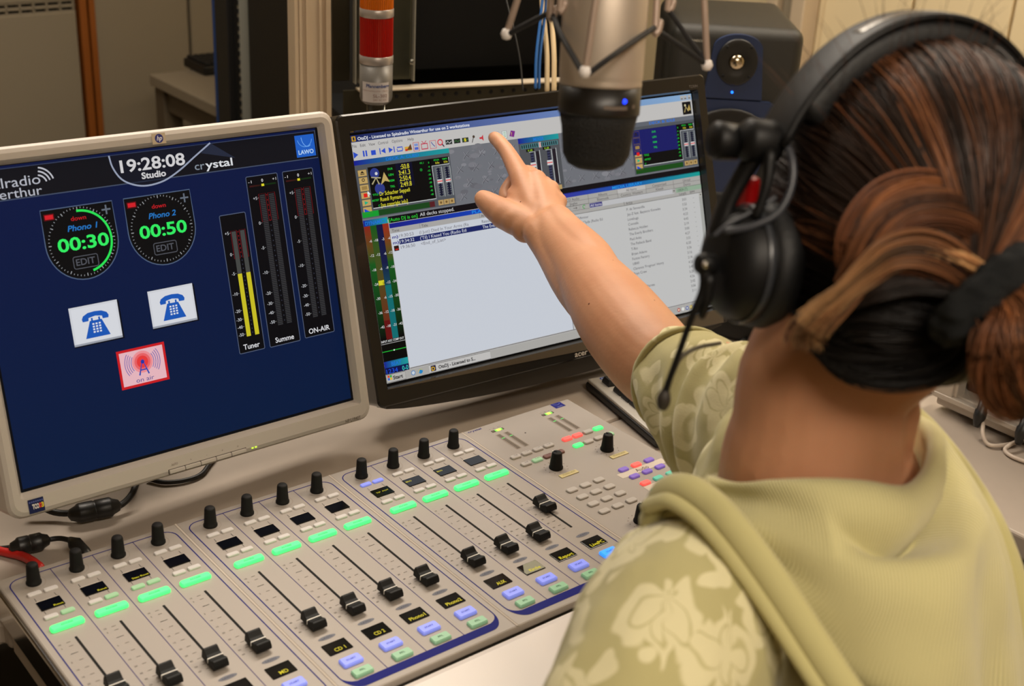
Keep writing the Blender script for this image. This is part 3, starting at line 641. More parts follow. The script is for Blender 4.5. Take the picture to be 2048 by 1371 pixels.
a.poly([(-41.5, 119.4), (-38.5, 126), (-32.4, 124.6), (-35, 117.6)], (120, 40, 130), 3); a.text('?', -38.5, 119.8, 4.2, (220, 190, 60), 4)
# stone background of the deck area
a.rect(-255, 44, 254.6, 115, (108, 110, 116), 2)
r_ = random.Random(3)
for k in range(150):
    x, y = r_.uniform(-128, 148), r_.uniform(50, 114); g_ = r_.randint(98, 128); rr_ = r_.uniform(2, 7)
    if -34 < x < 34: continue
    a.disc(x, y, rr_, (g_, g_, g_ + 6), 2.2 + r_.random() * .4, 9, rr_ * .5)
for ix in range(12):
    for iy in range(4):
        x, y = -118 + ix * 22 + (iy % 2) * 11, 56 + iy * 16
        if -36 < x < 36 or x > 140: continue
        for da, c_ in ((0, (152, 152, 158)), (.6, (60, 60, 66))): a.line([(x - 4 + da, y - 4), (x + da, y), (x + 4 + da, y - 3)], .8, c_, 3 + da); a.line([(x - 2 + da, y + 4), (x + da, y), (x + 5 + da, y + 4)], .6, c_, 3 + da)
TQ = (28, 150, 150); DB = (20, 26, 140)
def hdr(x0, x1, y0, y1, t, cb=TQ, ca=DB, tc=(30, 112, 210), tw=None): a.grad(x0, y0, x1, y1, ca, cb, 4); a.text(t, (x0 + x1) / 2, y0 + (y1 - y0) * .18, (y1 - y0) * .62, tc, 5, tw, .02, 'c')
def deck(x0, x1, idle):
    a.rect(x0, 49, x1, 110, (78, 82, 88), 3)
    hdr(x0, x1, 109.5, 115, 'DECK A: CUED' if not idle else 'DECK B: IDLE', *(((28, 150, 150), DB) if not idle else ((100, 104, 112), (92, 96, 104))), tw=44)
    for k in range(6):
        y = 99.5 - k * 8.4; a.rect(x0 + 3, y - 3, x0 + 14, y + 4.2, (186, 156, 96), 4); a.frame(x0 + 3, y - 3, x0 + 14, y + 4.2, .5, (110, 88, 50), 5)
        cx, cy = x0 + 8.5, y + .6
        if k == 0: a.poly([(cx - 2.6, cy), (cx + 2.6, cy), (cx, cy + 2.4)], (40, 30, 20), 5); a.rect(cx - 2.6, cy - 1.6, cx + 2.6, cy - .7, (40, 30, 20), 5)
        if k == 1: a.arc(cx, cy + .6, 1.6, 0, 360, .8, (40, 30, 20), 5, 10)
        if k == 2: a.rect(cx - 3.5, cy - 2, cx + 3.5, cy + 2, (150, 122, 70), 5)
        if k == 3: a.rect(cx - 2.3, cy - 2.2, cx + 2.3, cy + 2.2, (215, 30, 24), 5)
        if k == 4: a.poly([(cx - 2.4, cy - 2.2), (cx - 2.4, cy + 2.2), (cx + 2.6, cy)], (30, 170, 130), 5)
        if k == 5: a.poly([(cx - 4, cy - 2), (cx - 4, cy + 2), (cx + 2.8, cy - 2)], (30, 70, 200), 5)
    bx0 = x0 + 16; a.rect(bx0, 59, x1 - 26, 105.6, (6, 7, 8), 4); a.rect(x1 - 30, 97.5, x1 - 1, 105.6, (6, 7, 8), 4)
    a.line([(bx0, 59), (x1 - 26, 59), (x1 - 26, 97), (x1 - 2, 97), (x1 - 2, 105)], .8, (200, 204, 204), 6)
    if idle: a.rect(x0 + 1, 74, x1 - 32, 105.4, (22, 26, 96), 4.5)
    else: a.rect(bx0 + 36, 59.6, bx0 + 42, 105, (8, 10, 36), 4.4); a.rect(bx0 + 41, 78, bx0 + 58, 105, (8, 10, 36), 4.4)
    Yl = (208, 200, 50); G = (30, 190, 60)
    lx = bx0 + (26 if not idle else 20)
    for k, (l_, t_) in enumerate((('DUR', ':50.8'), ('LEN', '3:41.3'), ('REM', '2:50.4'), ('TRIL', '2:49.8'))):
        y = 99.5 - k * 6.7; a.text(l_, lx + 6, y, 2.4, G, 5, 6.5, .02, 'r')
        if not idle: a.text(t_, bx0 + 54, y - 1, 5.6, Yl, 6, 15 if k else 11.5, .01, 'r')
    if not idle:
        a.disc(bx0 + 8, 98, 6, (44, 56, 130), 5); a.disc(bx0 + 12, 80, 6.5, (44, 56, 130), 5); a.disc(bx0 + 10, 97.5, 1.8, (206, 206, 210), 6)
        a.line([(bx0 + 3, 86), (bx0 + 9, 93), (bx0 + 12, 85)], 1.8, (170, 160, 120), 6); a.line([(bx0 + 3, 94), (bx0 + 15, 92)], 1.3, (170, 160, 120), 6); a.poly([(bx0 + 14, 84), (bx0 + 20, 98), (bx0 + 26, 86), (bx0 + 20, 88)], (186, 160, 96), 6)
        for k, (l_, t_, w2) in enumerate((('TITLE', 'Dr Schacher Seppeli', 40), ('ARTIST', 'Ruedi Rymann', 29), ('C', '[no copyright info]', 35))):
            a.text(l_, bx0 + 9, 73 - k * 6.4, 2.2, G, 6, None, .02, 'r'); a.text(t_, bx0 + 10.5, 72 - k * 6.4, 4.6, Yl, 6, w2, .012)
    else:
        for k, t_ in enumerate(('TITLE', 'ARTIST', 'C')): a.text(t_, x0 + 18, 71 - k * 5.6, 2.4, G, 6, None, .02)
    a.text('44.1', bx0 + (68 if not idle else 200), 101, 2.6, G, 6) if not idle else None
    if not idle: a.disc(bx0 + 69, 94.5, 1.8, (20, 120, 40), 6)
    for k in range(9): a.text(('0', '-6', '-12', '-18', '-24', '-30', '-36', '-42', '-48')[k], x1 - 29, 100.5 - k * 4.6, 2.1, G, 6, None, .02, 'r')
    for k, t_ in enumerate(('PITCH', 'TEMPO')): a.text(t_, x1 - 19 + k * 11.5, 102.4, 1.9, G, 6, 7, .02, 'c'); a.text('0.0x', x1 - 18 + k * 11.5, 98.8, 2.4, Yl, 6, 5.5, .01, 'c')
    for k in range(2):
        x = x1 - 18 + k * 11.5; a.rect(x - 4.5, 60, x + 4.5, 95, (96, 100, 104), 5); a.rect(x - 1.2, 61, x + 1.2, 94, (18, 20, 30), 6)
        for q in range(12): a.rect(x - 2.6, 62 + q * 2.7, x + 2.6, 63.5 + q * 2.7, (22, 24, 56), 6)
        a.rect(x - 3.4, 76, x + 3.4, 80.5, (196, 196, 196), 7); a.rect(x - 3.4, 77.6, x + 3.4, 79, (214, 90, 90), 8); a.line([(x + 4.6, 60), (x + 4.6, 95)], .5, (190, 194, 194), 7)
    for k in range(3): a.rect(x1 - 24 + k * 7.6, 50.5, x1 - 17 + k * 7.6, 56.5, (176, 146, 92), 5); a.disc(x1 - 20.5 + k * 7.6, 53.5, 1.5, (110, 84, 46), 6, 8)
    if not idle: a.rect(x0 + 1, 50, x0 + 22, 56.4, (18, 150, 46), 5); a.rect(x0 + 22, 50, x0 + 90, 56.4, (24, 66, 26), 5); a.rect(x0 + 90, 50, x0 + 97, 56.4, (84, 30, 34), 5)
    else: a.rect(x0 + 2, 49.6, x1 - 27, 56, (22, 72, 22), 5)
deck(-255, -129, False); deck(145, 254.6, True)
a.poly([(-243, 79.5), (-239.6, 75), (-241.6, 75.4), (-242.4, 72.8), (-243.4, 73.4), (-242.6, 75.8), (-244, 76.6)], (214, 222, 230), 9)
# mixer block between the decks
a.rect(-30, 48, 31, 110, (78, 80, 84), 3); hdr(-30, 31, 108.5, 115, 'MIXER', tw=16)
a.rect(-27, 101.6, 29, 107, (70, 120, 124), 4)
for k in range(17): a.rect(-26 + k * 3.2, 102.2, -24.4 + k * 3.2, 106.4, (16, 18, 30), 5)
a.rect(0, 101, 3, 107.4, (206, 206, 206), 6); a.rect(1, 101, 2, 107.4, (210, 80, 80), 7)
for x in (-13, 12):
    a.rect(x - 7, 97.4, x + 5, 100.8, (14, 16, 10), 5); a.text('0 dB', x - 1, 98, 2.3, (140, 180, 40), 6, 7, .02, 'c'); a.rect(x - 1.4, 52, x + 3.4, 96, (26, 28, 50), 5); a.rect(x + 7, 54, x + 12, 97, (34, 28, 36), 5)
    for q in range(13): a.rect(x - 1, 54 + q * 3.2, x + 3, 55.6 + q * 3.2, (58, 62, 90), 6)
    a.line([(x - 3, 97), (x + 5.6, 97), (x + 5.6, 54)], .7, (206, 210, 210), 6); a.line([(x + 12.6, 54), (x + 12.6, 98)], .7, (206, 210, 210), 6); a.rect(x - 3, 78, x + 5, 84, (204, 204, 204), 7); a.rect(x - 3, 80.3, x + 5, 81.7, (214, 90, 90), 8)
for k in range(4): a.rect(-8 + k * 9, 46.5, 0 + k * 9, 52, (180, 150, 96), 5)
a.rect(-222, 39.5, 254.6, 47, (12, 10, 16), 4); a.text('[Auto DJ is on]', -221.5, 41.2, 4.0, (40, 190, 50), 5, 38, .01); a.text('All decks stopped.', -180, 41.6, 4.2, (206, 206, 208), 5, 47, .0)
# dynamics meters
hdr(-254.6, -223, 40, 47, 'DYNAMICS', tw=27)
a.rect(-254.6, -141.5, -222.6, 40, (4, 5, 4), 3)
for k, (x0, ct, cm, cb) in enumerate(((-254.5, (130, 34, 24), (20, 84, 28), (4, 10, 6)), (-246.6, (18, 84, 24), (66, 76, 30), (110, 24, 20)), (-238.6, (14, 18, 62), (18, 24, 66), (12, 110, 110)), (-230.6, (150, 40, 26), (20, 84, 28), (6, 8, 6)))):
    a.vgrad(x0, -4, x0 + 7.9, 40, cm, ct, 4); a.vgrad(x0, -90, x0 + 7.9, -4, cb, cm, 4)
    if k == 2: a.rect(x0, -92, x0 + 7.9, -30, (14, 104, 108), 4.5)
    if k == 1: a.rect(x0, -92, x0 + 7.9, -70, (96, 16, 16), 4.5)
for c_, vals in enumerate((('-6', '-12', '-18', '-24', '-30', '-36', '-42'), ('-18', '-12', '-6', '0', '-6', '-12', '-18'), ('-3', '-6', '-9', '-12', '-15', '-18', '-21'), ('-6', '-12', '-18', '-24', '-30', '-36', '-42'))):
    for r, t_ in enumerate(vals):
        if c_ == 1 and r == 3: a.rect(-246.4, -29, -239, -23.4, (206, 200, 40), 6)
        a.text(t_, -247 + 8 * c_, 21.5 - r * 16.6, 3.0, (206, 206, 206) if not (c_ == 1 and r == 3) else (90, 80, 10), 7, None, .01, 'r')
a.text('INPUT AGC COMP OUT', -239, -95, 2.6, (206, 206, 206), 7, 30, .02, 'c'); a.rect(-254.6, -97, -223, -96.4, (170, 170, 170), 6)
a.line([(-254.6, -105.5), (-223, -105.5)], .9, (30, 170, 50), 6); a.disc(-239, -105.5, .9, (220, 230, 220), 7)
hdr(-254.6, -222.8, -124.5, -117, 'BEAT', tw=13); a.rect(-254.6, -132, -222.8, -124.5, (10, 14, 70), 5); a.text('1234', -253, -131.2, 5.2, (30, 80, 220), 6, 15, .0); a.text('0-0', -224, -131.2, 5.4, (60, 210, 200), 6, 8, .0, 'r')
# playlist
a.grad(-222, 33.6, -110, 39, (24, 26, 128), (20, 60, 170), 4); a.grad(-110, 33.6, 17, 39, (20, 60, 170), (28, 120, 170), 4); a.text('PLAYLIST', -92, 34.4, 3.8, (30, 130, 220), 5, 34, .02, 'c')
a.rect(-222, 27.5, 17, 33.6, (164, 162, 160), 4); a.rect(-222, -130, 17, 27.5, WH, 4)
a.text('Time', -219.5, 28.6, 3.4, (70, 70, 74), 5); a.text('Title', -180, 28.6, 3.4, (70, 70, 74), 5); a.text('Artist', -97, 28.6, 3.4, (70, 70, 74), 5); a.rect(-182.4, 27.8, -182, 33.4, (110, 110, 110), 5); a.rect(-99, 27.8, -98.6, 33.4, (110, 110, 110), 5)
a.rect(-212, 13.4, 17, 19.6, (26, 36, 96), 5)
for k, (t1, t2, t3, c_) in enumerate((('19:30:53', '(I Just) Died In Your Arms (Ra', 'Resource', (110, 108, 116)), ('19:34:32', "('Til) I Kissed You (Radio Edi", 'The Everly Brothers', (206, 210, 220)), ('19:36:50', '<End_of_List>', '', (110, 108, 116)))):
    y = 21.4 - 6.6 * k; a.text(t1, -211, y, 3.8, c_, 6, 19); a.text(t2, -184, y, 3.8, c_, 6, (68, 64, 34)[k])
    if t3: a.text(t3, -97, y, 3.8, c_ if k else (110, 108, 116), 6, None, .005)
    if k < 2: a.text('m)', -220.5, y, 3.4, (70, 70, 140), 6, 8, .03)
    else: a.rect(-220, y - 1.4, -213.6, y + 4.6, (44, 20, 18), 6); a.rect(-218.6, y - .4, -214.4, y + 1, (190, 30, 24), 7)
# media library
a.grad(17.6, 34.6, 130, 40.4, (52, 48, 150), (20, 80, 170), 4); a.grad(130, 34.6, 254.6, 40.4, (20, 80, 170), (24, 150, 140), 4); a.text('MEDIA LIBRARY', 130, 35.4, 4.0, (30, 140, 220), 5, 50, .02, 'c')
a.rect(17.6, 12, 254.6, 34.6, (164, 162, 158), 4)
tabs = ((('CD Audio', 'Jingles'), ('Albums', 'Blasmusik'), ('All Items', 'Country_Western'), ('Categorized', 'Klassik'), ('Unreal', 'Dance')))
for k, (t1, t2) in enumerate(tabs):
    x = 18 + k * 47.3
    if k == 2: a.rect(x, 28.6, x + 47, 34.4, (182, 180, 178), 5)
    a.text(t1, x + 23, 29.8, 3.5, (84, 80, 80), 6, None, 0, 'c'); a.text(t2, x + 23, 24.4, 3.5, (84, 80, 80), 6, None, 0, 'c'); a.rect(x + 47, 23.4, x + 47.4, 34.4, (84, 82, 80), 5); a.rect(x, 28.6, x + 47, 29.0, (104, 100, 98), 5)
a.rect(17.6, 23.0, 254.6, 23.4, (84, 82, 80), 5); a.rect(66, 16.6, 207, 23, (184, 184, 186), 5); a.rect(66, 17.2, 86, 22.6, (62, 58, 122), 6); a.text('All Items', 67, 18.3, 3.4, (206, 206, 214), 7, 18)
a.rect(204, 17.6, 209, 22.4, (160, 158, 154), 6); a.poly([(205.4, 21), (207.8, 21), (206.6, 19)], (30, 30, 30), 7); a.rect(210, 17, 254.6, 23, (140, 164, 142), 5); a.text('10824 (T)', 213, 18.2, 3.6, (60, 84, 66), 6, 17)
for k in range(3): a.frame(20 + k * 15.4, 17, 34 + k * 15.4, 23, .4, (90, 88, 86), 6); 
a.line([(40, 20), (46, 20)], .6, (80, 70, 70), 7); a.line([(44, 21.4), (46, 20), (44, 18.6)], .6, (80, 70, 70), 7); a.arc(57, 20, 2, 20, 300, .9, (60, 160, 70), 7, 10); a.line([(26, 20), (30, 20)], .6, (80, 70, 70), 7)
a.rect(17.6, 12.0, 254.6, 12.5, (70, 68, 66), 6); a.rect(121, 12.5, 121.5, 17, (70, 68, 66), 6); a.text('Artist', 124, 13.2, 3.4, (70, 70, 74), 6)
a.text('Length', 215, 13.2, 3.2, (70, 70, 74), 6, 12); a.text('BPM', 234, 13.2, 3.2, (70, 70, 74), 6, 8)
a.rect(17.6, -131, 249, 12, (188, 188, 187), 4); a.rect(249, -131, 254.6, 12, (160, 160, 156), 4); a.rect(249, 7, 254.6, 12, (176, 174, 168), 5); a.poly([(250.4, 8.6), (253.2, 8.6), (251.8, 10.8)], (30, 30, 30), 6)
rows = [('Mariage DAmour', 'P. de Senneville', '3:01'), ('Bonnie And Clyde (Radio Ed', 'Jay-Z feat. Beyonce Knowles', '3:23'), ('25 Hours (Edit)', 'Lovebugs', '3:34'), ('74-75 (Radio Edit)', 'Connells', '4:23'), ('Save Me', 'Rebecca Holden', '4:45'), ('Til I Kissed You (Radio Edi', 'The Everly Brothers', '2:19'), ('Diana Oh Sweet Sin', 'Paul Anka', '3:00'), ('Yum Yum Gimme Some', 'The Fatback Band', '4:27'), ('Tease Me', 'T-Rio', '3:31'), ('Summer Of Love', 'Bryan Adams', '6:20'), ('Feels Like Heaven', 'Fiction Factory', '3:26'), ('Rat In Mi Kitchen', 'UB40', '3:16'), ('Aint Got No Home', "Clarence 'Frogman' Henry", '2:16'), ('Do It All', 'Boys Crew', '4:23'), ('', '', '3:40'), ('All This Time', 'Toto', '5:20'), ('Why', 'Jennifer Warnes', '4:36'), ('', '', '2:42'), ('Up Where', 'Joe Cocker', '3:06'), ('Hello', 'The Warnes', '3:11')]
for k, (t1, t2, t3) in enumerate(rows):
    y = 5.2 - k * 6.45
    if t1: a.text(t1, 28, y, 3.5, (86, 84, 90), 5, None)
    if t2: a.text(t2, 124, y, 3.5, (74, 72, 78), 5, None)
    a.text(t3, 226, y, 3.5, (86, 84, 86), 5, None, 0, 'r'); a.rect(238, y + 1.2, 239.6, y + 1.7, (120, 118, 118), 5); a.text('m)', 19.5, y, 3.2, (80, 76, 150), 5, 7, .03)
a.rect(17.0, -131, 17.8, 34, (90, 88, 90), 6); a.rect(-222, -131.4, 254.6, -130.4, (110, 108, 108), 6)
# taskbar
a.rect(-254.6, -142.4, 254.6, -132, (166, 164, 160), 5)
a.rect(-254, -141.8, -229, -132.6, (176, 174, 170), 6); a.frame(-254, -141.8, -229, -132.6, .6, (92, 90, 90), 7)
for dx, dy, c_ in ((0, 0, (210, 60, 30)), (3, 0, (60, 160, 60)), (0, -3, (50, 100, 200)), (3, -3, (220, 180, 40))): a.rect(-252.6 + dx, -136 + dy, -250 + dx, -133.4 + dy, c_, 7)
a.text('Start', -245.6, -139.2, 4.2, (40, 38, 40), 7, 13, .03)
a.disc(-218.5, -137, 3, (90, 130, 180), 6); a.disc(-218.5, -137, 2, (196, 206, 214), 7); a.disc(-208.5, -137, 3, (40, 130, 190), 6); a.arc(-208.5, -137, 2.4, 20, 200, .8, (214, 190, 60), 7, 8)
a.rect(-197, -142, -110, -132.6, (188, 186, 184), 6); a.frame(-197, -142, -110, -132.6, .5, (90, 90, 90), 7); a.rect(-194.5, -140.6, -187.6, -133.8, (36, 30, 60), 7); a.text('D', -193.6, -139.8, 4.6, (214, 170, 40), 8, 4.6, .03)
a.text('OtsDJ - Licensed to S...', -184, -139.2, 4.0, (44, 42, 44), 7, 52, .03)
for k in range(7): a.disc(192 + k * 7.4, -137.2, 2.6, ((180, 60, 60), (210, 210, 214), (60, 80, 160), (210, 180, 50), (40, 60, 160), (150, 150, 156), (190, 190, 196))[k], 6, 10); a.disc(192 + k * 7.4, -137.2, 1.2, (230, 230, 200), 7, 8)
a.build('screen', SCREEN, ac, z=0.0)
c = Canvas(.05)
c.text('acer', 17, -163.4, 7.0, (196, 188, 178), 22, 20, .01, 'c', .12); c.build('maker_lettering', PRINT, ac, z=.0092); c = Canvas(.05); c.text('T230H', 252, 150.5, 3.6, (110, 104, 98), 1, 15, 0, 'c')
c.build('model_lettering', PRINT, ac, z=.0092)
stand(ac, acI, (.74, .27, DZ), 0, 0, .93, .125, M('black_plastic'), .12)

# ------------------------------------------------------------------ background furniture and racks
tb = empty('side_table', (1.6, 1.8, 0), label='pale side table with square legs standing against the back wall', category='table')
MB().box((0, -.005, .706), (1.10, .57, .028), .003).build('table_top', M('table_top', (156, 144, 124), .5), tb)
for (x, y) in ((-.515, .25), (-.515, -.26), (.515, .25), (.515, -.26)): MB().box((x, y, .345), (.05, .05, .69), .003).build('leg', M('table_leg', (104, 92, 74), .5), tb)
MB().box((-.515, -.005, .66), (.03, .46, .05), .002).build('side_beam', M('table_leg'), tb); MB().box((0, .25, .66), (.98, .03, .05), .002).build('rear_beam', M('table_leg'), tb)
kp = onz(424, 139, .72)
k2 = empty('small_keyboard', (kp.x + .06, kp.y, .72), label='small black keyboard lying on the pale side table', category='keyboard')
MB().box((0, 0, .012), (.22, .12, .024), .005).build('keyboard_body', M('black_plastic'), k2)
m = MB()
for r in range(5):
    for c_ in range(12): m.box((-.095 + .0172 * c_, -.045 + .0225 * r, .027), (.015, .019, .008), .002, seg=1)
tag(m.build('key_block', M('black_matte'), k2), kind='stuff')

cb = empty('rack_cabinet', (1.2, 1.3, 0), label='tall black equipment cabinet with perforated rail beside the side table', category='cabinet')
MB().box((0, 0, 1.0), (.50, .38, 2.0), .004).build('cabinet_body', M('black_matte'), cb)
MB().box((-.255, .192, 1.0), (.012, .010, 2.0), .001).build('blue_edge_strip', M('blue_strip', (24, 66, 130), .5), cb)
MB().box((-.256, .155, 1.0), (.014, .055, 2.0), .002).build('door_edge', M('charcoal', (30, 28, 26), .5), cb)
m = MB().box((-.262, .058, 1.0), (.022, .010, 2.0), .001)
m.build('perforated_rail', M('rail_grey', (150, 148, 136), .35, metal=.2), cb)
m = MB()
for k in range(110):
    m.box((-.274, .058, .12 + .0167 * k), (.002, .0055, .009))
tag(m.build('rail_holes', M('dark_gap'), cb), kind='stuff')
for z in (1.13, 1.105, 1.045, 1.04): MB().lathe([(.0045, 0), (.0045, .003), (.002, .005), (.0001, .005)], 10, Matrix.Translation((-.275, .058 + (.006 if z in (1.105, 1.04) else -.004), z)) @ Matrix.Rotation(-math.pi / 2, 4, 'Y')).build('screw', M('chrome'), cb)
MB().box((-.256, -.05, 1.0), (.012, .18, 1.9), .002).build('side_panel', M('panel_black', (24, 20, 15), .55), cb)
MB().box((-.262, -.155, 1.0), (.018, .02, 1.98), .002).build('front_frame', M('charcoal'), cb)

RK = Matrix.Translation((.733, .672, DZ)) @ Matrix.Rotation(math.radians(-15), 4, 'Z')
def rkempty(name, x, y, label, category, **kw):
    p = RK @ Vector((x, y, 0)); return empty(name, p, (0, 0, math.radians(-15)), label=label, category=category, **kw)
po = rkempty('profile_post', -.037, .02, 'beige ribbed aluminium post behind the gap between the two monitors', 'post')
pf = [(-.0275, -.02), (-.0275, .02), (.0275, .02), (.0275, -.02), (.020, -.02), (.020, -.0165), (.0135, -.0165), (.0135, -.021), (.0095, -.021), (.0095, -.019), (-.0075, -.019), (-.0075, -.021), (-.0105, -.021), (-.0105, -.017), (-.0165, -.017), (-.0165, -.0205), (-.0205, -.0205), (-.0205, -.018), (-.0225, -.018), (-.0225, -.02)][::-1]
MB().prism(pf, 0, ZH - DZ - .002).build('profile', M('aluminium_beige'), po)
MB().box((0, 0, .004), (.075, .06, .008), .001).build('foot_plate', M('steel'), po)

rk = rkempty('equipment_rack', 0, 0, 'galvanised open equipment rack with black devices behind the widescreen monitor', 'rack')
W_ = .50
m = MB().box((W_ / 2 + .02, -.004, .2615), (W_ - .02, .022, .0035), .0012).build('front_rail', M('rail_highlight', (225, 210, 185), .35, metal=.3), rk)  # pale colour puts the bright highlight into the rail's top flange
MB().box((W_ / 2 + .01, .004, .236), (W_, .004, .048), .001).build('rail_face', M('galv_dark', (64, 60, 46), .4, metal=.6, var=.3, vscale=9), rk)
m = MB()
for k in range(21):
    xf = Matrix.Translation((.075 + k * .0198, .0012, .2465)) @ Matrix.Rotation(math.pi / 2, 4, 'X'); m.lathe([(.0001, 0), (.0033, 0), (.0033, -.001)], 10, xf)
tag(m.build('rail_holes', M('dark_gap'), rk), kind='stuff')
for (x, w2, mt, y) in ((.0125, .026, 'galv_dark', .02), (.0405, .012, 'galvanised', .006), (.062, .025, 'galv_dark', .018), (.098, .046, 'galvanised', .012)):
    MB().box((x, y + .01, .60), (w2, .02, .66), .0015).build('upright', M(mt), rk)
for x in (.0275, .0345, .0755, .121): MB().box((x, .002, .60), (.0022, .012, .66), .0006).build('upright_edge', M('rail_grey'), rk)
for (x, z) in ((.118, .30), (.30, .48), (.26, .50)):
    MB().lathe([(.0045, 0), (.0045, .002), (.0028, .003), (.0001, .003)], 12, Matrix.Translation((x, -.001 if x < .2 else .078, z)) @ Matrix.Rotation(math.pi / 2, 4, 'X')).build('screw', M('steel'), rk)
MB().box((.375, .24, .42), (.49, .02, .84), .002).build('rear_panel', M('black_matte'), rk)
MB().box((.315, .155, .34), (.36, .16, .145), .003).build('rack_device', M('device_black', (9, 9, 9), .6, spec=.2), rk)
MB().box((.315, .15, .415), (.37, .17, .004), .001).build('shelf', M('shelf_edge', (70, 64, 48), .4, metal=.6), rk)
MB().box((.315, .155, .51), (.36, .16, .17), .003).build('rack_device', M('device_black', (9, 9, 9), .6, spec=.2), rk)
MB().box((.315, .155, .69), (.36, .16, .17), .003).build('rack_device', M('device_black', (9, 9, 9), .6, spec=.2), rk)
MB().box((.25, .10, .11), (.46, .18, .20), .004).build('rack_device', M('device_black', (9, 9, 9), .6, spec=.2), rk)
m = MB()
for k in range(3): MB().box((.035 + .035 * k, .000, .212), (.016, .006, .018), .001).build('socket', M('dark_gap'), rk)
MB().box((W_ - .01, .02, .42), (.02, .03, .84), .001).build('upright', M('galv_dark'), rk)
MB().box((W_ - .01, .24, .42), (.02, .03, .84), .001).build('upright', M('galv_dark'), rk); MB().box((.0125, .24, .42), (.026, .03, .84), .001).build('upright', M('galv_dark'), rk)

M('cable_blue', (28, 92, 160), .45); M('cable_cream', (214, 190, 148), .5); M('cable_black', (14, 13, 12), .5); M('cable_red', (176, 26, 20), .45)
def cable(name, pts, r, mat, label, group=None, n=8, cat='cable'):
    if name == 'network_cable': pts = [Vector(pts[0]) + Vector((.03, .10, .40)), Vector(pts[0]) + Vector((.012, .04, .18))] + pts
    o = Vector(pts[len(pts) // 2]); m = MB().tube([Vector(p) for p in pts], r, n, sub=6)
    ob = m.build(name, M(mat), origin=o, smooth=True); return tag(ob, label, cat, group)
G_ = 'network cables hanging in front of the rack'
for (off, xa, xb_, mat, lb) in ((0, 1082, 1071, 'cable_blue', 'blue network cable, the left one of the blue pair'), (.006, 1090, 1078, 'cable_blue', 'blue network cable, the right one of the blue pair')):
    cable('network_cable', [at(xa + 14, -160, 1.94 + off), at(xa + 8, -60, 1.93 + off), at(xa, 30, 1.93 + off), at(xb_ + 2, 110, 1.925 + off), at(xb_, 175, 1.925 + off)], .0022, mat, lb, G_)
for (xa, xb_, lb) in ((1089, 1094, 'cream network cable, the left one of the cream pair'), (1104, 1108, 'cream network cable, the right one of the cream pair')):
    cable('network_cable', [at(xa - 6, -140, 1.955), at(xa - 5, 0, 1.95), at(xa, 50, 1.945), at(xb_, 110, 1.94), at(xb_, 180, 1.94)], .0037, 'cable_cream', lb, G_)
cable('thin_cable', [at(1000, -60, 1.97), at(1015, 10, 1.955), at(1028, 60, 1.95), at(1040, 120, 1.945), at(1046, 180, 1.94)], .0014, 'cable_black', 'thin black cable hanging left of the blue cables')

# signal tower
tp = at(752, 205, 1.84)
st = empty('signal_tower', (tp.x, tp.y, DZ), label='stack light with amber and red lenses on a grey base behind the monitors', category='signal light')
z0 = (tp.z - DZ) / .885; R_ = .0226; st.scale = (1, 1, .885)
MB().lathe([(.03, 0), (.03, .006), (.012, .012), (.0001, .012)], 24).build('foot', M('steel'), st)
MB().lathe([(.0042, .01), (.0042, z0 + .002)], 12, Matrix.Translation((-.010, 0, 0))).build('pole', M('steel'), st)
MB().lathe([(.0022, .01), (.0022, z0 + .002)], 8, Matrix.Translation((.010, -.004, 0))).build('pole', M('steel'), st)
MB().lathe([(.0001, 0), (.017, 0), (R_ * .93, .004), (R_, .010), (R_, .063)], 36, Matrix.Translation((0, 0, z0))).build('base_tube', M('tower_grey', (112, 108, 102), .4, metal=.2), st)
MB().lathe([(R_ * 1.01, .063), (R_ * 1.03, .064), (R_ * 1.03, .0745), (R_, .0755)], 36, Matrix.Translation((0, 0, z0)), cap=False).build('ring', M('tower_ring', (178, 168, 160), .35, metal=.5), st)
MB().lathe([(R_ * 1.01, .134), (R_ * 1.03, .135), (R_ * 1.03, .1455), (R_, .1465)], 36, Matrix.Translation((0, 0, z0)), cap=False).build('ring', M('tower_ring'), st)
def lens(za, zb, mat):
    m = MB(); n = 96; v = []; f = []
    for z in (za, zb):
        for k in range(n):
            rr = R_ * (1.0 if k % 2 else .955); t = 2 * math.pi * k / n; v.append((rr * math.cos(t), rr * math.sin(t), z))
    f = [[k, (k + 1) % n, n + (k + 1) % n, n + k] for k in range(n)] + [list(range(n))[::-1], [n + k for k in range(n)]]
    m.add([Vector(p) + Vector((0, 0, z0)) for p in v], f); return m.build('lens', mat, st)
def lens_mat(name, rgb, lo):
    m = M(name, rgb, .22, emit=0); nt = m.node_tree; b = nt.nodes['Principled BSDF']; b.inputs['Transmission Weight'].default_value = .35; b.inputs['Subsurface Weight'].default_value = 0.0
    return m
lens(.0755, .134, lens_mat('red_lens', (190, 26, 10), 0)); lens(.1465, .205, lens_mat('amber_lens', (228, 120, 12), 0))
MB().lathe([(R_, .205), (R_, .215), (R_ * .8, .222), (.0001, .224)], 36, Matrix.Translation((0, 0, z0))).build('cap', M('tower_grey'), st)
# curved label on the base tube
c = Canvas(.02); c.rect(-21, 6, 19, 37, (206, 200, 198), 0)
c.text('Pfannenberg', -14, 29, 5.4, (40, 66, 128), 1, 33, .02); c.text('Mehrfachleuchte / Multi', -19.5, 23, 2.4, (170, 140, 130), 1, 36); c.text('SL-302', -4, 14, 5.2, (140, 104, 92), 1, 20); c.text('24V AC/DC', -4, 8.5, 3.4, (160, 130, 116), 1, 20)
face = math.atan2(C0.y - tp.y, C0.x - tp.x)
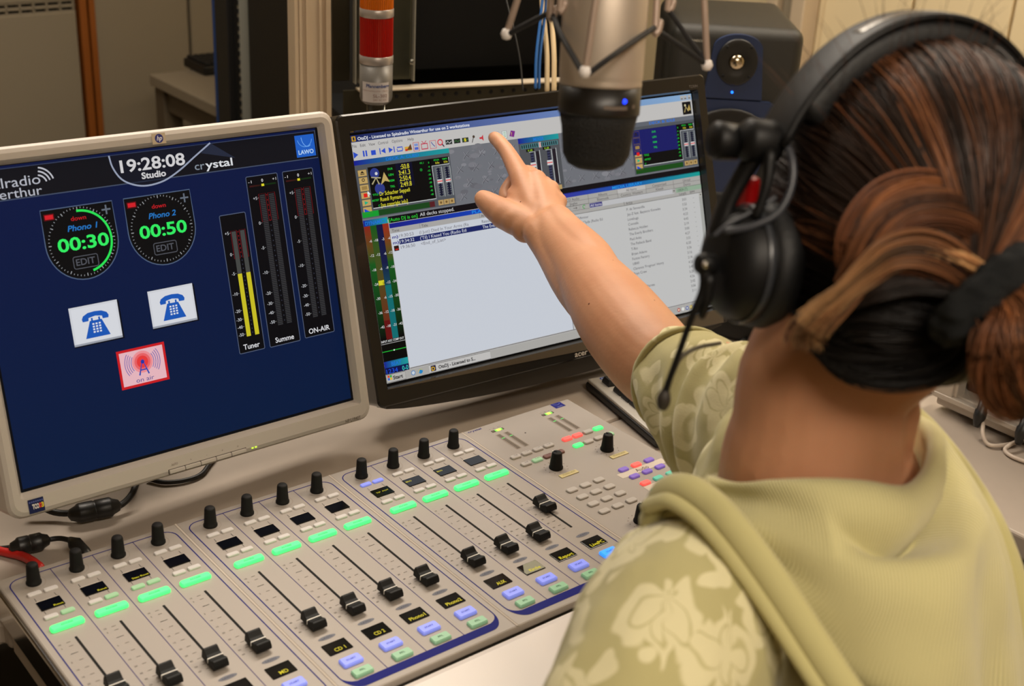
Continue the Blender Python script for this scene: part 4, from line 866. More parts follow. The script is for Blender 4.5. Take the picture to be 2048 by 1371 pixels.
# bend: subdivide by cutting long quads is unnecessary for letters; the backing is bent from strips
bk = MB(); n = 16; v = []
for z in (6, 37):
    for k in range(n + 1):
        t = face + (-21 + 40 * k / n) / 1000 / R_; v.append(((R_ + .0003) * math.cos(t), (R_ + .0003) * math.sin(t), z0 + z / 1000))
bk.add(v, [[k, k + 1, n + 2 + k, n + 1 + k] for k in range(n)]); lbk = bk.build('label_sticker', M('label_white', (198, 190, 186), .5), st)
keep = [i for i in range(len(c.v)) if i >= 4]
tv = []
for (x, y, zz) in c.v[4:]:
    t = face + x / 1000 / R_; rr = R_ + .0006 + zz / 1e6; tv.append((rr * math.cos(t), rr * math.sin(t), z0 + y / 1000))
tf = [[i - 4 for i in q] for q in c.f[1:]]
o = mesh_obj('label_lettering', tv, tf, PRINT, lbk); ca_ = o.data.color_attributes.new('Col', 'FLOAT_COLOR', 'POINT'); ca_.data.foreach_set('color', np.array([tuple(q) + (1,) for q in c.c[4:]], dtype=np.float32).ravel())

# loudspeaker
nv = Vector((-.64, -.768, 0)).normalized(); yaw = math.atan2(nv.x, -nv.y)   # local -y looks along nv
sp = empty('studio_loudspeaker', (1.300, .388, DZ), (0, 0, yaw), label='black studio loudspeaker with a blue front panel and round tweeter', category='loudspeaker')
SW, SH, SD = .212, .362, .27
m = MB().box((0, SD / 2, SH / 2), (SW, SD, SH), .020, seg=5, smooth=True); m.build('speaker_cabinet', M('speaker_black', (32, 30, 24), .5, bump=.25, bscale=1500), sp)
def arch(x0, x1, za, zb, r): return [(x0, za), (x1, za), (x1, zb - r)] + [((x0 + x1) / 2 + (x1 - x0) / 2 * math.cos(math.radians(a_)), zb - r + r * math.sin(math.radians(a_))) for a_ in range(8, 180, 8)] + [(x0, zb - r)]
def front(poly, d0, d1, name, mat, mi=None):
    m = MB(); n = len(poly); v = [(x, -d0, z) for x, z in poly] + [(x, -d1, z) for x, z in poly]
    m.add(v, [[k, (k + 1) % n, n + (k + 1) % n, n + k] for k in range(n)] + [[n + k for k in range(n)]]); return m.build(name, mat, sp)
Mbl = M('baffle_blue', (28, 44, 80), .45, bump=.1, bscale=1500)
front([(-.047, .249), (.047, .249), (.039, .330)] + [(.039 * math.cos(math.radians(a_)), .330 + .022 * math.sin(math.radians(a_))) for a_ in range(8, 180, 8)] + [(-.039, .330)], 0, .007, 'upper_baffle', Mbl); front([(-.094, .02), (.094, .02), (.094, .226), (.06, .2465), (-.06, .2465), (-.094, .226)], 0, .007, 'lower_baffle', Mbl)
def ring(cx, cz, prof, name, mat, par=sp, ky=1.0, n=32):
    xf = Matrix.Translation((cx, 0, cz)) @ Matrix.Rotation(math.pi / 2, 4, 'X'); m = MB().lathe(prof, n, xf)
    if ky != 1.0:
        for v in m.v: v.z = cz + (v.z - cz) * ky
    return m.build(name, mat, par)
tw = ring(0, .3085, [(.033, .005), (.033, .010), (.031, .0108), (.018, .009), (.0135, .0075)], 'tweeter_flange', M('tweeter_black', (22, 21, 19), .4), ky=1.12)
ring(0, .3085, [(.0135, .007), (.011, .0115), (.006, .0145), (.0001, .0155)], 'tweeter_dome', M('dome', (190, 176, 150), .18, metal=1.0), tw)
for (dx, dz) in ((-.018, .024), (.020, .025), (-.02, -.022), (.022, -.022)): ring(dx, .3085 + dz, [(.0025, .0095), (.0025, .0116), (.0001, .0116)], 'screw', M('dark_gap'), tw, n=10)
ring(0, .150, [(.084, .005), (.084, .011), (.080, .012), (.074, .008), (.066, .0125), (.058, .007), (.025, -.004), (.0001, .004)], 'woofer', M('woofer_black', (16, 15, 14), .5))
ring(-.002, .2600, [(.0018, .006), (.0018, .0085), (.0001, .009)], 'power_light', M('blue_led', (20, 110, 255), .3, emit=4.0), n=12)
c = Canvas(.03); c.text('SAMSON', 0, 0, 3.6, (176, 172, 160), 0, 27, .03, 'c', .15); o = c.build('front_lettering', PRINT, sp); o.rotation_euler = (math.pi / 2, 0, 0); o.location = (-.066, -.0006, .336)

# ------------------------------------------------------------------ desk objects: keyboard, audio unit, cables
kx = onz(1167, 768, DZ + .008)
kb_ = empty('desk_keyboard', (kx.x, kx.y, DZ), (0, 0, math.radians(-12)), label='silver keyboard with black keys beside the console, under the raised arm', category='keyboard')
MB().box((.226, -.085, .0065), (.446, .172, .010), .003).build('keyboard_base', M('black_plastic'), kb_)
MB().box((.2275, -.084, .0130), (.446, .167, .005), .002).build('keyboard_top', M('keyboard_silver', (176, 170, 160), .35, metal=.3), kb_)
m = MB(); v = []; P0 = [(-.0085, -.0085), (.0085, -.0085), (.0085, .0085), (-.0085, .0085)]; P1 = [(x * .76, y * .76 + .0006) for x, y in P0]
m.add([(x, y, 0) for x, y in P0] + [(x * .99, y * .99, .003) for x, y in P0] + [(x, y, .0085) for x, y in P1], [[j * 4 + q, j * 4 + (q + 1) % 4, (j + 1) * 4 + (q + 1) % 4, (j + 1) * 4 + q] for j in range(2) for q in range(4)] + [[8, 9, 10, 11]])
key0 = m.build('key', M('key_black', (24, 23, 22), .45), kb_); first = True
def put_key(x, y, wx=1.0, wy=1.0):
    global first
    if first: o = key0; first = False
    else: o = key0.copy(); COL.objects.link(o)
    o.location = (x, y, .0152); o.scale = (wx, wy, 1)
P_ = .0190
put_key(.026, -.024)
for k in range(12): put_key(.026 + P_ * (2 + k + (k // 4) * .5), -.024)
for r, (y, ks) in enumerate(((-.052, [1] * 13 + [2]), (-.071, [1.5] + [1] * 12 + [1.5]), (-.090, [1.8] + [1] * 11 + [2.2]), (-.109, [2.3] + [1] * 10 + [2.7]), (-.128, [1.5, 1.2, 1.2, 6.6, 1.2, 1.2, 1.1, 1.0]))):
    x = .0165
    for k in ks: put_key(x + k * P_ / 2, y, k + (k - 1) * .1); x += k * P_
    if r in (0, 1): 
        for q in range(3): put_key(.307 + P_ * q, y)
    if r == 4:
        for q in range(3): put_key(.307 + P_ * q, y)
    if r == 3: put_key(.307 + P_, y)
    for q in range(4 if r < 4 else 3): put_key(.372 + P_ * q, y)
c = Canvas(.03); c.disc(0, 0, 4.8, (32, 60, 132), 0, 16, 3.6); c.text('hp', 0, -1.8, 4.2, (200, 205, 215), 1, 5.4, .02, 'c', .25)
o = c.build('maker_badge', PRINT, kb_); o.location = (.024, -.0075, .0157)

du = empty('rack_case', (1.30, -.42, DZ), label='silver framed audio unit with a dark panel on the right of the desk', category='audio unit')
def onx(px, py, X):
    v = at(px, py, 1) - C0; return C0 + v * ((X - C0.x) / v.x)
fx = -.215; pw = [onx(1866, 800, 1.085).y + .42, onx(1908, 800, 1.085).y + .42]; 
Mal = M('alu_frame', (178, 168, 156), .35, metal=.35)
ya, yb2 = pw[0] - .004, -.46
MB().box((0, (ya + yb2) / 2, .018), (.43, ya - yb2, .022), .003).build('bottom_frame', Mal, du)
MB().box((fx - .004, (ya + yb2) / 2, .0245), (.012, ya - yb2, .007), .001).build('front_lip', Mal, du)
MB().box((fx - .002, (pw[0] + pw[1]) / 2, .13), (.012, abs(pw[1] - pw[0]), .22), .002).build('front_post', Mal, du)
MB().box((fx + .006, (pw[0] + pw[1]) / 2 + .002, .13), (.020, abs(pw[1] - pw[0]) + .012, .22), .002).build('side_post', Mal, du)
MB().box((0, (ya + yb2) / 2, .237), (.43, ya - yb2, .012), .003).build('top_frame', Mal, du)
MB().box((.01, (pw[1] + yb2) / 2, .13), (.40, pw[1] - yb2, .20), .003).build('unit_body', M('dark_blue_panel', (26, 27, 38), .45), du)
MB().box((.0, ya - .004, .13), (.42, .008, .20), .002).build('side_panel', Mal, du)
for sx in (-.18, .18):
    for yy in (ya - .03, yb2 + .03): MB().lathe([(.012, 0), (.012, .008), (.0001, .008)], 12, Matrix.Translation((sx, yy, 0))).build('foot', M('black_plastic'), du)
sw = onx(1922, 808, 1.085) - Vector((1.30, -.42, DZ))
q = MB().lathe([(.0075, 0), (.0075, .0015), (.005, .003), (.0001, .0032)], 20, Matrix.Translation((fx + .008, sw.y, sw.z)) @ Matrix.Rotation(-math.pi / 2, 4, 'Y')).build('panel_screw', M('brass_screw', (190, 170, 130), .25, metal=1.0), du)
MB().box((fx + .0046, sw.y, sw.z), (.001, .007, .0016)).box((fx + .0046, sw.y, sw.z), (.001, .0016, .007)).build('screw_cross', M('dark_gap'), q)
def plug(px, py, pts, lb):
    w = onx(px, py, 1.066); e = empty('audio_plug_cable', w, label=lb, category='cable')
    MB().lathe([(.0062, -.004), (.0062, .008), (.0076, .010), (.0076, .018), (.0055, .026), (.0036, .031), (.0001, .031)], 16, Matrix.Rotation(math.radians(-168), 4, 'Y')).build('plug', M('black_plastic'), e)
    MB().tube([Vector(p) - w for p in pts], .0026, 8, sub=6).build('lead', M('lead_grey', (186, 172, 158), .5), e, smooth=True)
plug(1968, 806, [onx(1966, 846, 1.062), onz(1966, 868, DZ + .012), onz(1974, 886, DZ + .004), onz(1992, 891, DZ + .003), onz(2030, 885, DZ + .003), onz(2075, 872, DZ + .003)], 'white lead with a black plug under the brass screw of the audio unit')
plug(2052, 840, [onx(2050, 878, 1.062), onz(2040, 880, DZ + .012), onz(2020, 889, DZ + .0085), onz(2010, 900, DZ + .003), onz(2030, 915, DZ + .003), onz(2090, 935, DZ + .003)], 'white lead with a black plug at the far right edge of the audio unit')
cable('seam_cable', [onz(2034, 1132, DZ + .002), onz(2060, 1134, DZ + .002), onz(2140, 1140, DZ + .002)], .0022, 'cable_black', 'thin black cable end on the desk at the far right')

def choke(name, pts, r, a_, b_, rc, label, ext=None):
    o = empty(name, pts[len(pts) // 2], label=label, category='cable'); O_ = Vector(pts[len(pts) // 2])
    MB().tube([Vector(p) - O_ for p in pts], r, 10, sub=6).build('lead', M('cable_black'), o, smooth=True)
    A, B = Vector(a_) - O_, Vector(b_) - O_; d = (B - A)
    MB().tube([A, A + d * .06, A + d * .1, A + d * .46, A + d * .48, A + d * .52, A + d * .54, A + d * .9, A + d * .94, B], [rc * .8, rc * .97, rc, rc, rc * .93, rc * .93, rc, rc, rc * .97, rc * .8], 16, spline=False).build('ferrite_choke', M('black_plastic'), o)
    return o
z = DZ
choke('monitor_cable', [onz(60, 1000, z + .02), onz(110, 1024, z + .009), onz(165, 1024, z + .011), onz(205, 1020, z + .011), onz(240, 1010, z + .010), onz(262, 990, z + .016), onz(272, 968, z + .022), onz(280, 940, z + .012), onz(300, 905, z + .006)], .0034, onz(152, 1027, z + .012), onz(226, 1012, z + .012), .0105, 'black cable with a ferrite choke below the silver monitor')
o = choke('usb_cable', [onz(-60, 1085, z + .006), onz(-5, 1096, z + .005), onz(40, 1090, z + .009), onz(90, 1080, z + .009), onz(118, 1076, z + .010), onz(142, 1080, z + .012)], .0026, onz(33, 1093, z + .010), onz(86, 1081, z + .010), .0092, 'black cable with a ferrite choke plugged in behind the console corner')
O_ = o.location.copy()
A = onz(142, 1080, z + .012); B = onz(172, 1106, z + .010); MB().tube([A - O_, A.lerp(B, .3) - O_, B - O_], [.004, .0075, .006], 8, spline=False).build('plug', M('black_plastic'), o)
cable('red_cable', [onz(-80, 1075, z + .004), onz(-2, 1100, z + .004), onz(40, 1110, z + .006), onz(62, 1120, z + .010), onz(80, 1133, z + .012)], .0045, 'cable_red', 'red cable running behind the left corner of the console')
cable('desk_cable', [onz(300, 958, z + .003), onz(330, 964, z + .003), onz(370, 960, z + .003), onz(402, 948, z + .003), onz(420, 925, z + .004), onz(440, 900, z + .004)], .0026, 'cable_black', 'black cable curving on the desk under the monitor buttons')
cable('loose_cable', [onz(1330, 715, z + .004), onz(1400, 690, z + .008), onz(1440, 700, z + .012), onz(1475, 690, z + .01), onz(1510, 660, z + .004)], .004, 'cable_black', 'black cable on the desk right of the widescreen monitor')
bx = empty('power_brick', onz(1466, 655, z), (0, 0, math.radians(20)), label='black power supply on the desk beside the widescreen monitor', category='power supply')
MB().box((0.02, .03, .025), (.13, .16, .05), .006).build('brick_body', M('black_plastic'), bx); MB().box((.02, .03, .0505), (.06, .08, .001)).build('rating_plate', M('charcoal'), bx)

# ------------------------------------------------------------------ microphone in its shock mount
A = at(1224, -200, .905); B = at(1190, 338, .955); ax = (A - B).normalized(); L_ = (A - B).length
mic = empty('studio_microphone', B, label='silver and black large studio microphone hanging upside down in front of the screens', category='microphone')
MX = Vector((0, 0, 1)).rotation_difference(ax).to_matrix().to_4x4()
zb = (at(1190, 165, .955) - B).length
R2 = .0292
def mpart(name, prof, mat, n=40, par=None): return MB().lathe(prof, n, MX).build(name, mat, par or mic)
Mgr = M('mic_grille', (13, 12, 11), .7, bump=1.0, bscale=700); Msil = M('mic_silver', (192, 178, 162), .45, metal=.45, bump=.05, bscale=900)
mpart('grille', [(.0001, .0), (.014, .0008), (.0202, .004), (.0240, .011), (R2 * .89, .03), (R2 * .965, zb - .022)], Mgr)
mpart('grille_band', [(R2 * .99, zb - .0225), (R2 * 1.0, zb - .021), (R2, zb - .003)], M('mic_band', (26, 23, 20), .4))
mpart('mic_body', [(R2 * .995, zb - .003), (R2 * 1.01, zb - .001), (R2 * .995, zb + .001), (R2 * 1.01, zb + .003), (R2 * 1.02, zb + .006), (R2 * 1.02, zb + .11), (.02, zb + .12), (.0001, zb + .12)], Msil)
g = MB()   # wire mesh ribs of the grille
for k in range(9):
    zz = .006 + k * (zb - .03) / 9; rr = R2 * (.815, .875, .895, .905, .915, .925, .938, .95, .96)[k]
    g.lathe([(rr, zz), (rr + .00025, zz + .0008), (rr, zz + .0016)], 40, MX, cap=False)
for k in range(4):
    a_ = math.radians(45 + 90 * k)

# blue lamp and maker band facing the camera
def mic_face(px, py, lift=.0):
    p = at(px, py, .93) - B; h = p.dot(ax); rad = (C0 - (B + ax * h)); 
    side = at(px, py, 1) - C0; side.normalize(); 
    o = C0 - (B + ax * h); d = side; oo = o - ax * o.dot(ax); dd = d - ax * d.dot(ax)
    a2 = dd.dot(dd); b2 = 2 * oo.dot(dd); c2 = oo.dot(oo) - (R2 + lift) ** 2; t = (-b2 - math.sqrt(max(0, b2 * b2 - 4 * a2 * c2))) / (2 * a2)
    return C0 + d * t - B
p = mic_face(1249, 203, .0); MB().lathe([(.0018, -.001), (.0018, .0006), (.0001, .0012)], 12, Matrix.Translation(p) @ Vector((0, 0, 1)).rotation_difference((C0 - B - p).normalized()).to_matrix().to_4x4()).build('power_light', M('mic_blue', (24, 60, 255), .3, emit=2.2), mic)
Q = [mic_face(x, y, .0003) for x, y in ((1208, 211), (1228, 213), (1250, 213), (1270, 209))]; Q2 = [mic_face(x, y, .0003) for x, y in ((1207, 219), (1228, 221), (1250, 221), (1269, 217))]
mesh_obj('name_band', Q + Q2, [[k, k + 1, 5 + k, 4 + k] for k in range(3)], M('band_grey', (104, 92, 82), .5), mic)
for (px, py) in ((1229, 166),): pass
sm = empty('shock_mount', B + ax * (zb + .12), label='shock mount of thin rods with ball ends and black elastic cords around the microphone', category='microphone mount')
SO = B + ax * (zb + .12)
Mrod = M('rod_bronze', (176, 156, 142), .4, metal=.3); Mball = M('ball_white', (232, 226, 222), .3)
rods = [((1044, -30, .955), (1013, 68, .965)), ((1200, -60, .862), (1170, 144, .872)), ((1406, -60, .955), (1414, 130, .965)), ((1252, -90, 1.02), (1250, -20, 1.03))]
tops = []
for (a_, b_) in rods:
    P0, P1 = at(*a_) - SO, at(*b_) - SO; d = (P0 - P1).normalized(); P0 = P1 + d * .14; tops.append(P0)
    MB().tube([P0, P1], .0024, 10, spline=False).build('rod', Mrod, sm)
    v, f = [], []
    MB().lathe([(.0001, -.0044), (.003, -.0034), (.0044, 0), (.003, .0034), (.0001, .0044)], 14, Matrix.Translation(P1)).build('rod_ball', Mball, sm)
# inner hooks that grip the microphone body
hooks = [((1102, -40, .93), (1100, 38, .935)), ((1125, -40, .90), (1119, 24, .905)), ((1316, -40, .93), (1310, 68, .935)), ((1342, -40, .96), (1336, 22, .965))]
for (a_, b_) in hooks:
    P0, P1 = at(*a_) - SO, at(*b_) - SO; d = at(b_[0] + 10, b_[1] - 10, b_[2]) - SO
    MB().tube([P0, P1.lerp(P0, .12), P1, P1.lerp(d, .7), P1.lerp(d, 1.0) + (P0 - P1) * .12], .0025, 8, sub=4).build('hook', Mrod, sm, smooth=True)
cords = [((1013, 70, .965), (1060, 45, .95), (1100, 25, .935)), ((1105, 30, .935), (1122, 70, .91), (1166, 146, .872)), ((1176, 148, .872), (1230, 108, .878), (1308, 56, .93)), ((1312, 60, .935), (1360, 92, .95), (1414, 130, .965)), ((1336, 18, .965), (1372, 70, .965), (1412, 124, .965))]
for cdp in cords:
    MB().tube([at(*q) - SO for q in cdp], .0021, 8, sub=4).build('elastic_cord', M('cord_black', (20, 19, 20), .7, bump=.6, bscale=1200), sm, smooth=True)
# outer ring above the picture that carries the rods, and the arm that holds it
ctr = sum(tops, Vector()) / len(tops); RR = sum((t - ctr).length for t in tops) / len(tops)
n1 = (tops[1] - tops[0]).cross(tops[2] - tops[0]).normalized(); e1 = (tops[0] - ctr).normalized(); e1 = (e1 - n1 * e1.dot(n1)).normalized(); e2 = n1.cross(e1)
MB().tube([ctr + e1 * RR * math.cos(t) + e2 * RR * math.sin(t) for t in [2 * math.pi * k / 32 for k in range(33)]], .004, 10, spline=False, cap=False).build('outer_ring', Mrod, sm)
for k, t in enumerate(tops): MB().tube([t, ctr + (t - ctr).normalized() * RR], .003, 8, spline=False).build('ring_joint', Mrod, sm)
up0 = ctr + Vector((0, 0, .02)); MB().tube([ctr - e1 * RR, up0 + Vector((.0, .0, .05)), ctr + e1 * RR], .004, 8, sub=6).build('bracket', Mrod, sm, smooth=True)
for (a_, b_) in hooks[:]:
    MB().tube([at(*a_) - SO, (A - SO) * .4 + (at(*a_) - SO) * .6], .0025, 8, spline=False).build('inner_basket', Mrod, sm)
arm = empty('microphone_arm', SO + up0 + Vector((0, 0, .05)), label='dark microphone arm reaching down from the ceiling to the shock mount', category='microphone arm')
AO = arm.location
MB().tube([Vector((0, 0, 0)), Vector((.02, .05, .3)), Vector((.06, .35, .62)), Vector((.06, .35, ZH - AO.z - .012))], .011, 12, spline=False).build('arm_tube', M('black_plastic'), arm)
MB().lathe([(.05, 0), (.05, .012), (.0001, .012)], 24, Matrix.Translation((.06, .35, ZH - AO.z - .0125))).build('ceiling_plate', M('black_plastic'), arm)

# ------------------------------------------------------------------ the presenter
def skin_mat():
    m = M('skin', (192, 140, 106), .5, spec=.35); nt = m.node_tree; b = nt.nodes['Principled BSDF']
    b.inputs['Subsurface Weight'].default_value = .12; b.inputs['Subsurface Radius'].default_value = (.012, .004, .002); b.inputs['Subsurface Scale'].default_value = 1.0
    tc = nt.nodes.new('ShaderNodeTexCoord'); n = nt.nodes.new('ShaderNodeTexNoise'); n.inputs['Scale'].default_value = 16; n.inputs['Detail'].default_value = 6
    mx = nt.nodes.new('ShaderNodeMix'); mx.data_type = 'RGBA'; mx.inputs[6].default_value = lin((186, 128, 94)) + (1,); mx.inputs[7].default_value = lin((206, 156, 122)) + (1,)
    nt.links.new(tc.outputs['Object'], n.inputs['Vector']); nt.links.new(n.outputs['Fac'], mx.inputs[0]); nt.links.new(mx.outputs[2], b.inputs['Base Color'])
    v = nt.nodes.new('ShaderNodeTexNoise'); v.inputs['Scale'].default_value = 260; v.inputs['Detail'].default_value = 4; bp = nt.nodes.new('ShaderNodeBump'); bp.inputs['Strength'].default_value = .18; bp.inputs['Distance'].default_value = .001
    nt.links.new(tc.outputs['Object'], v.inputs['Vector']); nt.links.new(v.outputs['Fac'], bp.inputs['Height']); nt.links.new(bp.outputs['Normal'], b.inputs['Normal'])
    return m
SKIN = skin_mat()
def ell(m, c, r, axes=None, n=20):
    v = []; f = []; ax_ = axes or (Vector((1, 0, 0)), Vector((0, 1, 0)), Vector((0, 0, 1))); c = Vector(c)
    for i in range(n // 2 + 1):
        ph = math.pi * i / (n // 2)
        for k in range(n):
            th = 2 * math.pi * k / n; q = (math.sin(ph) * math.cos(th) * r[0], math.sin(ph) * math.sin(th) * r[1], math.cos(ph) * r[2])
            v.append(c + ax_[0] * q[0] + ax_[1] * q[1] + ax_[2] * q[2])
    for i in range(n // 2):
        for k in range(n): f.append([i * n + k, (i + 1) * n + k, (i + 1) * n + (k + 1) % n, i * n + (k + 1) % n])
    m.add(v, f)
def limb(m, pts, n=16, sub=4, sq=1.0, ref=None):
    """pts: (px, py, depth, radius) or (Vector, radius)"""
    P = []; R = []
    for p in pts:
        if len(p) == 4: P.append(at(*p[:3])); R.append(p[3])
        else: P.append(Vector(p[0])); R.append(p[1])
    v, f = tube_geo(P, R, n, sub, True, sq, ref); m.add(v, f)
def fuse(mb, name, mat, voxel, smooth_it, origin, parent=None):
    o = mb.build(name, mat, None)
    r = o.modifiers.new('r', 'REMESH'); r.mode = 'VOXEL'; r.voxel_size = voxel; r.adaptivity = 0
    sm_ = o.modifiers.new('s', 'SMOOTH'); sm_.factor = .5; sm_.iterations = smooth_it
    evaluated(o, name); o.data.transform(Matrix.Translation(-Vector(origin)))
    if parent is not None: o.parent = parent
    else: o.location = origin
    return o
# head frame
hf = Vector((.345, .925, -.13)).normalized(); hl = Vector((0, 0, 1)).cross(hf).normalized(); hu = hf.cross(hl).normalized()
tl = math.radians(7); hu, hl = (hu * math.cos(tl) - hl * math.sin(tl)), (hl * math.cos(tl) + hu * math.sin(tl))
HC = at(1796, 476, .815)
def hd(l, f_, u): return HC + hl * l + hf * f_ + hu * u

PO = Vector((.33, -.56, .45))
b = MB()
for q_ in ((1043, 355, 1.520, .0116), (1073, 359, 1.518, .0120), (1100, 378, 1.511, .0113), (1117, 403, 1.500, .0104)): ell(b, at(*q_[:3]), (q_[3],) * 3)
# skull, jaw, face
ell(b, hd(0, 0, .012), (.074, .094, .098), (hl, hf, hu)); ell(b, hd(0, .050, -.050), (.043, .046, .054), (hl, hf, hu)); ell(b, hd(0, -.015, -.022), (.058, .062, .056), (hl, hf, hu))
limb(b, [(hd(0, .088, .005), .010), (hd(0, .105, -.022), .012), (hd(0, .094, -.032), .013)]); limb(b, [(hd(-.016, .092, -.055), .009), (hd(0, .1, -.054), .010), (hd(.016, .092, -.055), .009)]); ell(b, hd(0, .086, -.092), (.02, .018, .016), (hl, hf, hu))
for s_ in (-1, 1):
    ell(b, hd(.030 * s_, .082, .004), (.016, .014, .012), (hl, hf, hu)); ell(b, hd(.038 * s_, .066, -.035), (.024, .022, .022), (hl, hf, hu))
    ell(b, hd(.078 * s_, .0, -.018), (.009, .017, .028), (hl, hf, hu))
# neck and the slope to the shoulders
limb(b, [(hd(0, -.005, -.05), .052), (at(1656, 740, .835), .0535), (at(1634, 850, .842), .054), (at(1624, 930, .855), .060), (at(1640, 1010, .885), .070)], 24)
limb(b, [(at(1700, 790, .86), .046), (at(1670, 900, .87), .05), (at(1650, 1000, .88), .07)], 20)
limb(b, [(at(1655, 905, .845), .030), (at(1560, 985, .86), .032), (at(1480, 1060, .88), .034)], 16)
limb(b, [(at(1680, 905, .86), .030), (at(1740, 960, .90), .034), (at(1760, 980, .95), .038)], 16)
ell(b, at(1640, 1200, .94), (.09, .05, .08)); 
limb(b, [(Vector((.33, -.56, .98)), .05), (Vector((.34, -.54, .78)), .06), (Vector((.34, -.52, .58)), .08)], 20)
# right arm: shoulder, elbow, forearm, wrist (two strands keep the wrist flat)
limb(b, [(1640, 880, 1.02, .048), (1520, 830, 1.08, .045), (1400, 765, 1.16, .043), (1330, 738, 1.20, .0415), (1283, 692, 1.235, .0425), (1232, 628, 1.29, .0415), (1172, 545, 1.37, .0325), (1124, 487, 1.43, .0255), (1098, 455, 1.46, .0225)], 24, 5)
limb(b, [(1225, 600, 1.305, .022), (1180, 525, 1.375, .027), (1132, 468, 1.435, .022), (1112, 440, 1.462, .019)], 16); limb(b, [(1220, 660, 1.285, .020), (1160, 575, 1.365, .026), (1108, 502, 1.43, .021), (1076, 462, 1.455, .018)], 16)
# left forearm and hand resting in the lap, below the frame
LE, LW = Vector((.11, -.60, .85)), Vector((.24, -.44, .655))
limb(b, [(at(1272, 1600, .75), .036), (LE, .037), (LE.lerp(LW, .5), .033), (LW, .023), (LW + Vector((.035, .04, -.01)), .026), (LW + Vector((.055, .06, -.012)), .022)], 20)
for k in range(4):
    q0 = LW + Vector((.045 + .011 * k, .075 - .012 * k, -.012)); dq = Vector((.55, .75, -.25)).normalized()
    limb(b, [(q0, .0095), (q0 + dq * (.028 + .004 * (k in (1, 2))), .0088), (q0 + dq * .046 + Vector((.006, .002, -.014)), .0080), (q0 + dq * .052 + Vector((.006, 0, -.032)), .0070)], 12, 4)
limb(b, [(LW + Vector((.012, .03, 0)), .014), (LW + Vector((.012, .068, .004)), .011), (LW + Vector((.030, .092, -.002)), .009)], 12, 4)
# hand: metacarpals fan out from the wrist to the knuckles
W0 = (1095, 452, 1.46)
K = {'i': (1040, 352, 1.522), 'm': (1071, 358, 1.520), 'r': (1097, 378, 1.512), 'p': (1115, 405, 1.500)}
limb(b, [(1086, 458, 1.462, .017), (1062, 405, 1.495, .0150), (*K['i'], .0125)], 14); limb(b, [(1096, 450, 1.462, .017), (1084, 402, 1.492, .0150), (*K['m'], .0120)], 14)
limb(b, [(1106, 444, 1.464, .016), (1099, 408, 1.490, .0140), (*K['r'], .0112)], 14); limb(b, [(1112, 440, 1.466, .015), (1109, 418, 1.486, .0130), (*K['p'], .0105)], 14)
limb(b, [(1080, 430, 1.48, .018), (1062, 400, 1.505, .016)], 14); limb(b, [(1062, 420, 1.492, .016), (1040, 400, 1.505, .0135), (1028, 388, 1.515, .0095)], 12); limb(b, [(1050, 445, 1.482, .015), (1032, 415, 1.500, .0125)], 12)
# index finger reaching the glass
limb(b, [(*K['i'], .0122), (1027, 326, 1.541, .0109), (1014, 303, 1.556, .0095), (1005, 292, 1.564, .0092), (996, 281, 1.572, .0086), (988, 275, 1.5775, .0080)], 14, 4)
# curled middle, ring and little fingers, folded away from the camera
limb(b, [(*K['m'], .0112), (1052, 346, 1.552, .0100), (1030, 360, 1.566, .0095), (1012, 384, 1.560, .0088), (1014, 398, 1.548, .0080)], 14, 4)
limb(b, [(*K['r'], .0106), (1084, 366, 1.545, .0095), (1060, 378, 1.562, .0090), (1042, 400, 1.556, .0083), (1046, 412, 1.542, .0076)], 14, 4)
limb(b, [(*K['p'], .0098), (1110, 392, 1.530, .0088), (1090, 400, 1.548, .0082), (1070, 418, 1.543, .0076), (1074, 428, 1.530, .0070)], 14, 4)
for q_ in ((1030, 440, 1.482, .0170), (1052, 455, 1.472, .0175), (1008, 430, 1.493, .0165)): ell(b, at(*q_[:3]), (q_[3],) * 3)
# thumb leaves the side of the palm
limb(b, [(1078, 458, 1.462, .0165), (1050, 447, 1.476, .0180), (1020, 433, 1.490, .0180), (995, 419, 1.502, .0158), (976, 405, 1.512, .0130), (967, 398, 1.517, .0114)], 16, 4)
person = fuse(b, 'person', SKIN, .0026, 5, PO)
tag(person, 'person in a green floral hooded top and headphones, pointing at the widescreen monitor', 'person')
def pl(m, name, mat, par=None, smooth=None):      # person's child from room coordinates
    m.v = [Vector(v) - PO for v in m.v]; return m.build(name, mat, par or person, smooth=smooth)
for s_ in (-1, 1):
    m = MB(); ell(m, hd(.030 * s_, .0915, .004), (.0115, .0075, .009), (hl, hf, hu), 16); pl(m, 'eye', M('eye_white', (225, 220, 214), .25), smooth=[True] * len(m.f))
    m = MB(); ell(m, hd(.030 * s_, .0975, .004), (.005, .0022, .005), (hl, hf, hu), 12); pl(m, 'iris', M('iris_brown', (70, 44, 26), .2), smooth=[True] * len(m.f))
    m = MB(); limb(m, [(hd(.016 * s_, .101, .022), .0018), (hd(.032 * s_, .099, .027), .0022), (hd(.046 * s_, .088, .022), .0014)], 8); pl(m, 'eyebrow', M('brow', (60, 38, 24), .8), smooth=[True] * len(m.f))
m = MB(); limb(m, [(hd(-.022, .094, -.054), .003), (hd(-.008, .1045, -.051), .0052), (hd(0, .106, -.053), .005), (hd(.008, .1045, -.051), .0052), (hd(.022, .094, -.054), .003)], 10); pl(m, 'lips', M('lips', (170, 84, 74), .45), smooth=[True] * len(m.f))
pbv = BVHTree.FromPolygons([v.co + PO for v in person.data.vertices], [list(q.vertices) for q in person.data.polygons])
